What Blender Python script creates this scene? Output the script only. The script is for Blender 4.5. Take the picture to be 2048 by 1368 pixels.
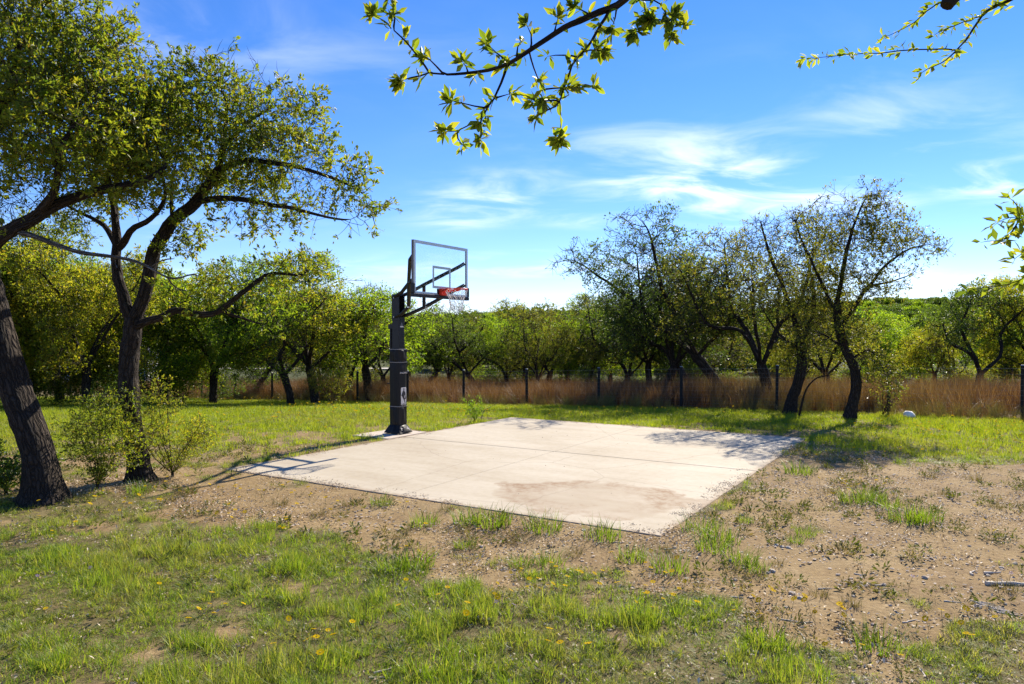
import bpy, math, random
import numpy as np
from mathutils import Vector, Matrix

for o in list(bpy.data.objects):
    bpy.data.objects.remove(o)
S = bpy.context.scene
COL = S.collection
R = math.radians

# ------------------------------------------------------------------ camera
EYE = 2.09            # eye height above the concrete, metres
FPX = 1436.0          # focal length in pixels of a 2048 px wide frame
HOR = 672.0           # row of the horizon
cam = bpy.data.cameras.new('camera')
cam.sensor_width = 36.0
cam.lens = FPX / 2048 * 36
cam.shift_y = -(684 - HOR) / 2048
cam.clip_start = 0.05
cam.clip_end = 6000
camo = bpy.data.objects.new('camera', cam)
camo.location = (0, 0, EYE)
camo.rotation_euler = (R(90), 0, 0)
COL.objects.link(camo)
S.camera = camo

# ------------------------------------------------------------------ sky, sun, exposure
SUN_AZ, SUN_EL = R(31), R(36)      # to the right of the view axis, above the horizon
W = bpy.data.worlds.new('World')
S.world = W
W.use_nodes = True
wn, wl = W.node_tree.nodes, W.node_tree.links
wn.clear()
def wnode(t, **kw):
    n = wn.new(t)
    for k, v in kw.items():
        setattr(n, k, v)
    return n
sky = wnode('ShaderNodeTexSky', sky_type='NISHITA', sun_disc=False)
sky.sun_elevation = SUN_EL
sky.sun_rotation = SUN_AZ
sky.altitude = 900
sky.air_density = 1.0
sky.dust_density = 0.0
sky.ozone_density = 3.0
hsv = wnode('ShaderNodeHueSaturation')
hsv.inputs['Saturation'].default_value = 1.22
wt = wnode('ShaderNodeMix', data_type='RGBA', blend_type='MULTIPLY')   # a clear, dry spring sky: a little bluer
wt.inputs['Factor'].default_value = 1
wt.inputs['B'].default_value = (.92, .88, 1.06, 1)
wl.new(sky.outputs[0], wt.inputs['A'])
wl.new(wt.outputs['Result'], hsv.inputs['Color'])
geo = wnode('ShaderNodeTexCoord')
sep = wnode('ShaderNodeSeparateXYZ')
wl.new(geo.outputs['Generated'], sep.inputs[0])
def wmath(op, a, b=None, clamp=False):
    n = wnode('ShaderNodeMath', operation=op, use_clamp=clamp)
    for i, v in enumerate((a, b)):
        if v is None: continue
        if isinstance(v, (int, float)): n.inputs[i].default_value = v
        else: wl.new(v, n.inputs[i])
    return n.outputs[0]
# cirrus: a sheet of thin cloud seen in perspective on a plane overhead
zz = wmath('ADD', sep.outputs['Z'], 0.12)
cx = wmath('DIVIDE', sep.outputs['X'], zz)
cy = wmath('DIVIDE', sep.outputs['Y'], zz)
comb = wnode('ShaderNodeCombineXYZ')
wl.new(cx, comb.inputs[0]); wl.new(cy, comb.inputs[1])
mp = wnode('ShaderNodeMapping')
mp.inputs['Rotation'].default_value = (0, 0, R(-14))
mp.inputs['Scale'].default_value = (1.2, 1.7, 1)
mp.inputs['Location'].default_value = (3.1, 0.4, 0)
wl.new(comb.outputs[0], mp.inputs[0])
n1 = wnode('ShaderNodeTexNoise')
n1.inputs['Scale'].default_value = 1.5
n1.inputs['Detail'].default_value = 9
n1.inputs['Roughness'].default_value = 0.56
n1.inputs['Distortion'].default_value = 0.6
wl.new(mp.outputs[0], n1.inputs['Vector'])
c1 = wnode('ShaderNodeMapRange', interpolation_type='SMOOTHSTEP')
c1.inputs['From Min'].default_value = 0.40
c1.inputs['From Max'].default_value = 0.80
wl.new(n1.outputs[0], c1.inputs['Value'])
# banks of cirrus on that sheet: (x, y, half length, half width, turn, amount); more of them lie behind the viewer
bank = None
for bx, by, la, lb, tn, am in ((.90,2.95,.62,.42,.35,1.25),(1.9,2.75,.75,.20,.30,1.0),(1.4,2.4,.6,.30,.5,.40),(-.12,3.25,.26,.46,.6,.75),(.28,3.5,.35,.14,.2,.4),(-.85,1.7,.6,.30,.4,.28),
                               (-2.2,3.4,.9,.2,.2,.5),(3.2,.4,1.0,.4,.5,.6),(-2.5,-1.0,1.2,.4,.3,.6),(.8,-2.4,1.2,.4,.2,.7),(2.6,-2.0,.9,.3,.4,.5),(.3,4.6,1.5,.35,.0,.45),(2.2,4.6,1.4,.3,.1,.5),(-1.8,4.8,1.4,.3,.1,.4)):
    dx, dy = wmath('SUBTRACT', cx, bx), wmath('SUBTRACT', cy, by)
    u = wmath('ADD', wmath('MULTIPLY', dx, math.cos(tn)/la), wmath('MULTIPLY', dy, math.sin(tn)/la))
    v = wmath('ADD', wmath('MULTIPLY', dx, -math.sin(tn)/lb), wmath('MULTIPLY', dy, math.cos(tn)/lb))
    q = wmath('ADD', wmath('MULTIPLY', u, u), wmath('MULTIPLY', v, v))
    e = wmath('MULTIPLY', wmath('POWER', 2.718, wmath('MULTIPLY', q, -1.0)), am)
    bank = e if bank is None else wmath('MAXIMUM', bank, e)
cm = wmath('MULTIPLY', c1.outputs[0], bank)
cm = wmath('MULTIPLY', cm, 1.15, True)
cmix = wnode('ShaderNodeMix', data_type='RGBA')
wl.new(cm, cmix.inputs['Factor'])
wl.new(hsv.outputs[0], cmix.inputs['A'])
cmix.inputs['B'].default_value = (8.6, 8.9, 9.4, 1)
bg = wnode('ShaderNodeBackground')
bg.inputs['Strength'].default_value = 0.09
wl.new(cmix.outputs['Result'], bg.inputs['Color'])
wo = wnode('ShaderNodeOutputWorld')
wl.new(bg.outputs[0], wo.inputs[0])

sl = bpy.data.lights.new('sun', 'SUN')
sl.energy = 4.6
sl.angle = R(0.53)
sl.color = (1.0, 0.91, 0.76)
so = bpy.data.objects.new('sun', sl)
so.rotation_euler = Vector((math.sin(SUN_AZ) * math.cos(SUN_EL), math.cos(SUN_AZ) * math.cos(SUN_EL), math.sin(SUN_EL))).to_track_quat('Z', 'Y').to_euler()
so.location = (20, 30, 40)
COL.objects.link(so)
S.view_settings.view_transform = 'Standard'
S.view_settings.look = 'None'
S.view_settings.gamma = 1
S.view_settings.use_curve_mapping = False
S.view_settings.exposure = 1.05

# ------------------------------------------------------------------ helpers
rng = np.random.default_rng(11)
def P(px, py, Z):                     # point that stands Z metres in front of the eye
    return np.array([(px - 1024) / FPX * Z, Z, EYE - (py - HOR) / FPX * Z])
def G(px, py):                        # point of the level ground
    Z = FPX * EYE / (py - HOR)
    return np.array([(px - 1024) / FPX * Z, Z])

def tag(o, label=None, cat=None, group=None, kind=None):
    if label: o['label'] = label
    if cat: o['category'] = cat
    if group: o['group'] = group
    if kind: o['kind'] = kind
    return o
def empty(name, loc=(0, 0, 0), rz=0):
    o = bpy.data.objects.new(name, None)
    o.empty_display_size = 0.2
    o.location = loc
    o.rotation_euler = (0, 0, rz)
    COL.objects.link(o)
    return o
def link(name, me, mat=None, parent=None, loc=(0, 0, 0), rot=(0, 0, 0), scale=None):
    o = bpy.data.objects.new(name, me)
    if mat is not None:
        for m in (mat if isinstance(mat, (list, tuple)) else [mat]):
            if len(me.materials) < (len(mat) if isinstance(mat, (list, tuple)) else 1):
                me.materials.append(m)
    o.location = loc
    o.rotation_euler = rot
    if scale is not None:
        o.scale = scale if hasattr(scale, '__len__') else (scale,) * 3
    if parent is not None: o.parent = parent
    COL.objects.link(o)
    return o
def mesh(name, V, quads=None, tris=None, smooth=False, mi=None):
    me = bpy.data.meshes.new(name)
    V = np.asarray(V, dtype=np.float32)
    parts, starts, n = [], [], 0
    for F, k in ((quads, 4), (tris, 3)):
        if F is not None and len(F):
            F = np.asarray(F, dtype=np.int32)
            parts.append(F.ravel()); starts.append(np.arange(len(F), dtype=np.int32) * k + n); n += F.size
    me.vertices.add(len(V)); me.vertices.foreach_set('co', V.ravel())
    L = np.concatenate(parts); st = np.concatenate(starts)
    me.loops.add(len(L)); me.loops.foreach_set('vertex_index', L)
    me.polygons.add(len(st)); me.polygons.foreach_set('loop_start', st)
    if mi is not None: me.polygons.foreach_set('material_index', np.asarray(mi, dtype=np.int32))
    me.update(calc_edges=True)
    me.polygons.foreach_set('use_smooth', np.full(len(st), bool(smooth)))
    return me
class MB:                             # collects simple shapes into one mesh
    def __init__(s): s.v, s.q, s.t, s.n = [], [], [], 0
    def add(s, V, q=None, t=None):
        V = np.asarray(V, float).reshape(-1, 3)
        s.v.append(V)
        if q is not None and len(q): s.q.append(np.asarray(q) + s.n)
        if t is not None and len(t): s.t.append(np.asarray(t) + s.n)
        s.n += len(V); return s
    def box(s, c, d, M=None):
        x, y, z = np.array(d) / 2
        V = np.array([(-x,-y,-z),(x,-y,-z),(x,y,-z),(-x,y,-z),(-x,-y,z),(x,-y,z),(x,y,z),(-x,y,z)])
        if M is not None: V = V @ np.array(M.to_3x3()).T
        return s.add(V + np.array(c), [(0,3,2,1),(4,5,6,7),(0,1,5,4),(1,2,6,5),(2,3,7,6),(3,0,4,7)])
    def frustum(s, c, a, b, z0, z1):  # rectangular: half sizes a at z0, b at z1
        V = [(sx*a[0], sy*a[1], z0) for sx, sy in ((-1,-1),(1,-1),(1,1),(-1,1))] + [(sx*b[0], sy*b[1], z1) for sx, sy in ((-1,-1),(1,-1),(1,1),(-1,1))]
        return s.add(np.array(V) + np.array(c), [(0,3,2,1),(4,5,6,7),(0,1,5,4),(1,2,6,5),(2,3,7,6),(3,0,4,7)])
    def tube(s, pts, r, k=8, closed=False):
        pts = np.asarray(pts, float); n = len(pts)
        rr = np.full(n, r) if np.isscalar(r) else np.asarray(r, float)
        if closed: T = np.roll(pts, -1, 0) - np.roll(pts, 1, 0)
        else: T = np.gradient(pts, axis=0) if n > 2 else np.repeat((pts[1:] - pts[:1]), 2, 0)
        T /= np.linalg.norm(T, axis=1)[:, None] + 1e-12
        a = np.array([0, 0, 1.0]) if abs(T[0][2]) < .9 else np.array([1.0, 0, 0])
        N = np.cross(T[0], a); N /= np.linalg.norm(N)
        th = np.arange(k) / k * 2 * np.pi
        V = np.empty((n, k, 3))
        for i in range(n):
            N = N - T[i] * (N @ T[i]); N /= np.linalg.norm(N) + 1e-12
            B = np.cross(T[i], N)
            V[i] = pts[i] + rr[i] * (np.cos(th)[:, None] * N + np.sin(th)[:, None] * B)
        i = np.arange(n if closed else n - 1)[:, None]; j = np.arange(k)[None]
        i2 = (i + 1) % n
        q = np.stack([i*k+j, i*k+(j+1)%k, i2*k+(j+1)%k, i2*k+j], -1).reshape(-1, 4)
        t = []
        if not closed:
            t = [(0, m+1, m) for m in range(1, k-1)] + [((n-1)*k, (n-1)*k+m, (n-1)*k+m+1) for m in range(1, k-1)]
        return s.add(V, q, t)
    def build(s, name, mat=None, parent=None, smooth=False, bevel=0, **kw):
        me = mesh(name, np.concatenate(s.v), np.concatenate(s.q) if s.q else None, np.concatenate(s.t) if s.t else None, smooth)
        o = link(name, me, mat, parent, **kw)
        if bevel:
            b = o.modifiers.new('bevel', 'BEVEL'); b.width = bevel; b.segments = 2; b.limit_method = 'ANGLE'
        return o

def smooth_noise(x, y, seed=0):
    x = np.asarray(x, float); y = np.asarray(y, float)
    xi = np.floor(x).astype(np.int64); yi = np.floor(y).astype(np.int64)
    fx = x - xi; fy = y - yi
    fx = fx*fx*(3-2*fx); fy = fy*fy*(3-2*fy)
    def h(a, b):
        n = (a*374761393 + b*668265263 + seed*974711) & 0x7fffffff
        n = ((n ^ (n >> 13)) * 1274126177) & 0x7fffffff
        return ((n ^ (n >> 16)) & 0xffff) / 65535.0
    return (h(xi,yi)*(1-fx)+h(xi+1,yi)*fx)*(1-fy) + (h(xi,yi+1)*(1-fx)+h(xi+1,yi+1)*fx)*fy
def fbm(x, y, seed=0, oct=4):
    s, a, t = 0, 1, 0
    for k in range(oct):
        s = s + a*smooth_noise(x*2**k + 17.3*k, y*2**k - 9.1*k, seed+k); t += a; a *= .5
    return s/t
def sstep(a, b, x):
    t = np.clip((x-a)/(b-a), 0, 1); return t*t*(3-2*t)

# ------------------------------------------------------------------ materials
def new_mat(name):
    m = bpy.data.materials.new(name); m.use_nodes = True
    nt = m.node_tree; nt.nodes.clear()
    out = nt.nodes.new('ShaderNodeOutputMaterial')
    return m, nt, out
def nd(nt, t, ins=None, **kw):
    n = nt.nodes.new(t)
    for k, v in kw.items(): setattr(n, k, v)
    for k, v in (ins or {}).items():
        if isinstance(v, bpy.types.NodeSocket): nt.links.new(v, n.inputs[k])
        else: n.inputs[k].default_value = v
    return n
def c4(c): return (c[0], c[1], c[2], 1)
def ramp(nt, fac, stops, interp='LINEAR'):
    n = nt.nodes.new('ShaderNodeValToRGB'); e = n.color_ramp.elements
    n.color_ramp.interpolation = interp
    while len(e) < len(stops): e.new(.5)
    for i, (p, c) in enumerate(stops):
        e[i].position = p; e[i].color = c4(c)
    nt.links.new(fac, n.inputs[0]); return n.outputs[0]
def mixc(nt, f, a, b, blend='MIX'):
    n = nt.nodes.new('ShaderNodeMix'); n.data_type = 'RGBA'; n.blend_type = blend
    for k, v in (('Factor', f), ('A', a), ('B', b)):
        if isinstance(v, bpy.types.NodeSocket): nt.links.new(v, n.inputs[k])
        elif isinstance(v, (int, float)): n.inputs[k].default_value = v
        else: n.inputs[k].default_value = c4(v)
    return n.outputs['Result']
def plain(name, col, rough=.5, metal=0, bump=0, bscale=60, var=.12):
    m, nt, out = new_mat(name)
    tc = nd(nt, 'ShaderNodeTexCoord')
    no = nd(nt, 'ShaderNodeTexNoise', {'Vector': tc.outputs['Object'], 'Scale': bscale*.2, 'Detail': 5.0})
    c = mixc(nt, no.outputs[0], [x*(1-var) for x in col], [min(1, x*(1+var)) for x in col])
    b = nd(nt, 'ShaderNodeBsdfPrincipled', {'Base Color': c, 'Roughness': rough, 'Metallic': metal})
    if bump:
        n2 = nd(nt, 'ShaderNodeTexNoise', {'Vector': tc.outputs['Object'], 'Scale': bscale, 'Detail': 4.0})
        bp = nd(nt, 'ShaderNodeBump', {'Height': n2.outputs[0], 'Strength': bump, 'Distance': .01})
        nt.links.new(bp.outputs[0], b.inputs['Normal'])
    nt.links.new(b.outputs[0], out.inputs[0]); return m
def leaf_mat(name, cols, trans=.5, tcol=3.0, rough=.45, clump=1.2, use_tint=False, tip=None):
    m, nt, out = new_mat(name)
    g = nd(nt, 'ShaderNodeNewGeometry')
    c = ramp(nt, g.outputs['Random Per Island'], [(i/(len(cols)-1), x) for i, x in enumerate(cols)])
    tc = nd(nt, 'ShaderNodeTexCoord')
    no = nd(nt, 'ShaderNodeTexNoise', {'Vector': tc.outputs['Object'], 'Scale': clump, 'Detail': 2.0})
    f = ramp(nt, no.outputs[0], [(.35, (.72,.74,.8)), (.65, (1.25,1.15,1.0))])
    c = mixc(nt, 1.0, c, f, 'MULTIPLY')
    if use_tint:                       # drier tufts are yellower: a per-tuft value
        a = nd(nt, 'ShaderNodeAttribute', attribute_name='tint', attribute_type='INSTANCER')
        c = mixc(nt, a.outputs['Fac'], c, tip)
    b = nd(nt, 'ShaderNodeBsdfPrincipled', {'Base Color': c, 'Roughness': rough, 'Specular IOR Level': .35 if rough < .9 else .05})
    t = mixc(nt, 1.0, c, (tcol, tcol*.93, tcol*.45), 'MULTIPLY')
    tr = nd(nt, 'ShaderNodeBsdfTranslucent', {'Color': t})
    mx = nd(nt, 'ShaderNodeMixShader', {0: trans, 1: b.outputs[0], 2: tr.outputs[0]})
    nt.links.new(mx.outputs[0], out.inputs[0]); return m

M = {}
M['black_metal'] = plain('black_metal', (.007,.007,.008), .5, 0, .05, 90)
M['fence_post'] = plain('fence_post', (.008,.0075,.0075), .85, 0, .1, 60)
M['cap_metal'] = plain('cap_metal', (.35,.35,.36), .4, .8)
M['wire'] = plain('wire', (.20,.19,.18), .6, .2)
M['bolt'] = plain('bolt', (.55,.55,.55), .3, .9)
M['alu'] = plain('alu', (.58,.68,.69), .5, 0, var=.18, bscale=25)
M['frame_side'] = plain('frame_side', (.16,.15,.15), .5, .3)
M['white_line'] = plain('white_line', (.46,.58,.58), .5, 0, var=.2, bscale=40)
M['rim_red'] = plain('rim_red', (.72,.045,.012), .4)
M['net_white'] = plain('net_white', (.78,.77,.74), .8)
M['print_white'] = plain('print_white', (.72,.66,.60), .6, var=.08)
M['print_dark'] = plain('print_dark', (.035,.03,.032), .6)
M['rubber_pad'] = plain('rubber_pad', (.012,.012,.014), .5, 0, .2, 30)
def make_pad():
    m, nt, out = new_mat('vinyl_pad')
    b = nd(nt, 'ShaderNodeBsdfPrincipled', {'Base Color': c4((.011,.0105,.012)), 'Roughness': .5, 'Specular IOR Level': .22})
    nt.links.new(b.outputs[0], out.inputs[0]); return m
M['vinyl'] = make_pad()
def make_glass():
    m, nt, out = new_mat('clear_board')
    b = nd(nt, 'ShaderNodeBsdfGlass', {'Color': (.97,.99,.985,1), 'Roughness': 0.0, 'IOR': 1.05})
    t = nd(nt, 'ShaderNodeBsdfTransparent', {'Color': (.95,.975,.97,1)})
    gl = nd(nt, 'ShaderNodeBsdfGlossy', {'Color': (1,1,1,1), 'Roughness': .02})
    mx = nd(nt, 'ShaderNodeMixShader', {0: .05, 1: t.outputs[0], 2: gl.outputs[0]})
    nt.nodes.remove(b)
    nt.links.new(mx.outputs[0], out.inputs[0]); return m
M['glass'] = make_glass()
def make_bark(name, dark, light, sc=1.0):
    m, nt, out = new_mat(name)
    a = nd(nt, 'ShaderNodeAttribute', attribute_name='bark')
    nz = nd(nt, 'ShaderNodeTexNoise', {'Vector': a.outputs['Vector'], 'Scale': 9.0, 'Detail': 3.0})
    wv = nd(nt, 'ShaderNodeVectorMath', {0: nz.outputs['Color'], 1: (.05, .05, .12)}, operation='MULTIPLY')
    av = nd(nt, 'ShaderNodeVectorMath', {0: a.outputs['Vector'], 1: wv.outputs[0]}, operation='ADD')
    mp = nd(nt, 'ShaderNodeMapping', {'Vector': av.outputs[0], 'Scale': (24*sc, 24*sc, 4.5*sc)})
    v = nd(nt, 'ShaderNodeTexVoronoi', {'Vector': mp.outputs[0], 'Scale': 1.0}, feature='DISTANCE_TO_EDGE')
    n = nd(nt, 'ShaderNodeTexNoise', {'Vector': mp.outputs[0], 'Scale': 2.2, 'Detail': 6.0, 'Roughness': .65})
    vr = ramp(nt, v.outputs['Distance'], [(.0, (0,0,0)), (.32, (1,1,1))])
    h = nd(nt, 'ShaderNodeMath', {0: vr, 1: n.outputs[0]}, operation='ADD')
    n3 = nd(nt, 'ShaderNodeTexNoise', {'Vector': a.outputs['Vector'], 'Scale': 2.2, 'Detail': 3.0})
    c = ramp(nt, n.outputs[0], [(.3, dark), (.7, light)])
    c = mixc(nt, n3.outputs[0], c, [x*.55 for x in light])
    c = mixc(nt, 1.0, c, ramp(nt, v.outputs['Distance'], [(.0, (.35,.33,.31)), (.2, (1,1,1))]), 'MULTIPLY')
    b = nd(nt, 'ShaderNodeBsdfPrincipled', {'Base Color': c, 'Roughness': .9, 'Specular IOR Level': .2})
    bp = nd(nt, 'ShaderNodeBump', {'Height': h.outputs[0], 'Strength': 1.0, 'Distance': .05})
    nt.links.new(bp.outputs[0], b.inputs['Normal'])
    nt.links.new(b.outputs[0], out.inputs[0]); return m
M['bark'] = make_bark('oak_bark', (.028,.021,.016), (.105,.08,.062))
M['bark_far'] = make_bark('oak_bark_weathered', (.03,.024,.019), (.10,.08,.063), .6)
M['pale_wood'] = plain('pale_wood', (.52,.46,.38), .85, 0, .5, 50, .25)
M['dead_wood'] = make_bark('dead_wood', (.14,.12,.10), (.40,.36,.31))
M['leaf_a'] = leaf_mat('oak_leaf', [(0.045,0.091,0.010),(0.086,0.139,0.013),(0.121,0.175,0.014),(0.151,0.181,0.016),(0.138,0.170,0.018),(0.092,0.134,0.015),(0.129,0.154,0.018),(0.171,0.139,0.020)], .5)
M['leaf_b'] = leaf_mat('oak_leaf_fresh', [(0.052,0.108,0.010),(0.094,0.166,0.013),(0.125,0.203,0.014),(0.157,0.217,0.016)], .6)
M['leaf_yellow'] = leaf_mat('oak_leaf_yellow', [(0.078,0.118,0.012),(0.122,0.161,0.014),(0.167,0.188,0.018),(0.178,0.153,0.025)], .58)
M['leaf_dark'] = leaf_mat('oak_leaf_dark', [(0.029,0.059,0.012),(0.048,0.089,0.014),(0.077,0.113,0.016)], .42)
M['leaf_olive'] = leaf_mat('oak_leaf_olive', [(0.051,0.074,0.013),(0.078,0.103,0.016),(0.101,0.124,0.018),(0.120,0.134,0.020),(0.138,0.124,0.022)], .5)
M['leaf_lime'] = leaf_mat('shrub_leaf', [(0.072,0.144,0.012),(0.108,0.204,0.016),(0.156,0.240,0.020)], .5)
M['leaf_near'] = leaf_mat('spray_leaf', [(0.060,0.102,0.012),(0.096,0.144,0.014),(0.144,0.180,0.016),(0.192,0.204,0.020)], .55)
M['grass'] = leaf_mat('grass_blade', [(0.078,0.147,0.010),(0.115,0.207,0.012),(0.154,0.251,0.014),(0.216,0.276,0.030),(0.298,0.315,0.080)], .45, 2.5, .5, .9, True, (.24,.19,.09))
M['lawn'] = leaf_mat('lawn_blade', [(0.097,0.164,0.010),(0.147,0.224,0.012),(0.195,0.267,0.014),(0.276,0.300,0.030)], .45, 2.5, .5, .25, True, (.22,.18,.08))
M['tall_grass'] = leaf_mat('bluestem_blade', [(.11,.05,.022),(.17,.08,.034),(.23,.12,.052),(.30,.18,.088),(.38,.27,.155)], .3, 1.3, .55, .3, True, (.17,.17,.05))
M['weed'] = leaf_mat('weed_leaf', [(0.060,0.090,0.016),(0.090,0.126,0.020),(0.132,0.156,0.030)], .4, 1.6, .5, 1, True, (.20,.15,.08))
M['petal'] = leaf_mat('yellow_petal', [(.66,.40,.004),(.70,.47,.005),(.70,.52,.008)], .35, 1.1, .95)
M['petal_purple'] = leaf_mat('purple_petal', [(.22,.14,.42),(.3,.2,.5)], .35, 1.1)
M['stem'] = plain('flower_stem', (.10,.12,.03), .6)
M['eye'] = plain('flower_eye', (.60,.34,.01), .8)
M['litter'] = leaf_mat('dead_leaf', [(.16,.10,.055),(.34,.25,.16),(.55,.46,.34),(.70,.62,.50)], .15, 1.0, .6)
M['stone'] = plain('limestone', (.52,.45,.36), .9, 0, .6, 40, .35)
M['pebble'] = plain('pebble', (.46,.37,.28), .9, 0, .4, 60, .4)

# ------------------------------------------------------------------ the lie of the land
D1 = np.array([.5277, .8494])          # along the slab edge beside the goal
D2 = np.array([.8494, -.5277])         # from the goal across the slab
SC = np.array([.762, 13.0]); SA, SB = 7.15, 8.49   # centre, size along D2 and D1
def slab_uv(x, y):
    return (x-SC[0])*D2[0]+(y-SC[1])*D2[1], (x-SC[0])*D1[0]+(y-SC[1])*D1[1]
def slab_dist(x, y):                   # > 0 outside the slab
    u, v = slab_uv(x, y)
    a = np.abs(u)-SA/2; b = np.abs(v)-SB/2
    return np.where((a > 0) & (b > 0), np.hypot(np.maximum(a,0), np.maximum(b,0)), np.maximum(a, b))
def land(x, y, fine=True):
    x = np.asarray(x, float); y = np.asarray(y, float)
    z = -.07*(np.logaddexp(0, (y-19.5)/1.5)*1.5 - np.logaddexp(0, (y-46)/4)*4)
    r = np.hypot(x, y)
    az = np.arctan2(x, np.maximum(y, 1e-3))
    hill = 8 + 3*np.sin(az*3.1+.6) + 5*sstep(.28, .5, az) + 5*(fbm(x/130+7, y/130, 5, 3)-.5)
    z = z + sstep(110, 420, r)*hill*sstep(-60, 60, y)
    if fine:
        near = 1-sstep(40, 90, r)
        z = z + near*((fbm(x*.35, y*.35, 3, 3)-.5)*.10*sstep(.3, 2.5, slab_dist(x, y)) + (fbm(x*2.6, y*2.6, 8, 3)-.5)*(.012+.04*sstep(0, .6, slab_dist(x, y))))
        z = z - near*(.012+.02*sstep(.1, 1.0, slab_dist(x, y)))
        z = np.where(slab_dist(x, y) < -.08, -.09, z)
    return z

def poly_sd(x, y, poly):               # signed distance to a ground polygon, > 0 inside
    poly = np.asarray(poly); d = np.full(np.shape(x), 1e9); ins = np.zeros(np.shape(x), bool)
    for i in range(len(poly)):
        a, b = poly[i], poly[(i+1) % len(poly)]
        e = b-a; wx, wy = x-a[0], y-a[1]
        t = np.clip((wx*e[0]+wy*e[1])/(e@e), 0, 1)
        d = np.minimum(d, np.hypot(wx-t*e[0], wy-t*e[1]))
        c = ((a[1] <= y) & (b[1] > y)) | ((b[1] <= y) & (a[1] > y))
        with np.errstate(divide='ignore', invalid='ignore'):
            xx = a[0] + (y-a[1])/np.where(b[1]-a[1] == 0, 1e-9, b[1]-a[1])*e[0]
        ins ^= c & (x < xx)
    return np.where(ins, d, -d)
def GP(*pts): return [G(a, b) for a, b in pts]
BARE = [  # (polygon on the ground, softness, how bare)
    (GP((300,968),(470,935),(700,985),(1310,1068),(1420,1010),(1600,890),(1760,930),(2300,935),(2300,1262),(1760,1275),(1480,1230),(1300,1150),(1050,1125),(760,1110),(640,1060),(480,1040),(330,1000)), .5, .95),
    (GP((440,935),(745,868),(1010,832),(1000,826),(720,860),(420,915)), .25, .7),
    (GP((395,1180),(500,1165),(570,1185),(520,1225),(440,1225)), .12, .7),
    (GP((-60,1330),(60,1315),(90,1350),(20,1400),(-60,1400)), .12, .6),
    (GP((1150,1255),(1215,1245),(1235,1280),(1170,1295)), .08, .6),
    (GP((250,1250),(330,1240),(350,1280),(270,1300)), .1, .45),
    (GP((1500,1245),(1620,1250),(1600,1330),(1520,1320)), .12, .45),
]
LUSH = [
    (GP((-300,1045),(240,1010),(420,1090),(640,1085),(720,1180),(560,1290),(300,1320),(-300,1320)), .5, .32),
    (GP((720,1190),(1000,1170),(1420,1210),(1620,1300),(1600,1420),(300,1420),(420,1290)), .3, .30),
    (GP((1740,850),(2400,830),(2400,925),(1900,930),(1720,890)), 1.2, .4),
    (GP((1900,1290),(2200,1250),(2200,1420),(1850,1420)), .15, .5),
    (GP((1380,1240),(1620,1275),(1900,1320),(2000,1420),(1300,1420)), .2, .42),
    (GP((-300,1320),(700,1300),(1400,1290),(1400,1460),(-300,1460)), .3, .22),
    (GP((-600,940),(180,880),(430,860),(740,850),(1000,825),(1620,835),(1640,800),(-900,800)), 1.0, .4),
]
def cover(x, y):                       # 0 bare soil .. 1 closed grass
    x = np.asarray(x, float); y = np.asarray(y, float)
    v = .50 + (fbm(x*.9, y*.9, 21, 4)-.5)*1.7 + (fbm(x*3.3+5, y*3.3, 33, 2)-.5)*.75
    x, y = x+(fbm(x*.8+3, y*.8, 141, 3)-.5)*1.5, y+(fbm(x*.8-7, y*.8, 143, 3)-.5)*1.5
    for p, s, w in LUSH: v = v + w*sstep(-s, s, poly_sd(x, y, p))
    for p, s, w in BARE: v = v - w*.62*sstep(-s, s, poly_sd(x, y, p))
    v = v + .5*sstep(15, 21, y)
    return sstep(.40, .72, v)

# ground sheet
def axis(knots):
    out = []
    for (a, b, n) in knots: out += list(np.linspace(a, b, n, endpoint=False))
    return np.array(out)
gx = axis([(-4000,-600,8),(-600,-120,16),(-120,-30,30),(-30,-9,70),(-9,9,225),(9,30,70),(30,120,30),(120,600,16),(600,4001,9)])
gy = axis([(-600,-20,8),(-20,2.5,18),(2.5,11,130),(11,24,110),(24,60,80),(60,160,30),(160,700,40),(700,4001,10)])
X, Y = np.meshgrid(gx, gy)
Zg = land(X, Y)
nx, ny = len(gx), len(gy)
ii = np.arange(ny-1)[:, None]*nx + np.arange(nx-1)[None]
Q = np.stack([ii, ii+1, ii+nx+1, ii+nx], -1).reshape(-1, 4)
gme = mesh('ground', np.stack([X, Y, Zg], -1).reshape(-1, 3), Q, smooth=True)
att = gme.attributes.new('cover', 'FLOAT', 'POINT')
att.data.foreach_set('value', cover(X, Y).ravel().astype(np.float32))
def fence_side(x, y):                  # > 0 beyond the fence
    return (x-10.7)*.5704 + (y-20.2)*.8214
att = gme.attributes.new('meadow', 'FLOAT', 'POINT')
att.data.foreach_set('value', sstep(-.3, 1.2, fence_side(X, Y)).ravel().astype(np.float32))
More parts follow.
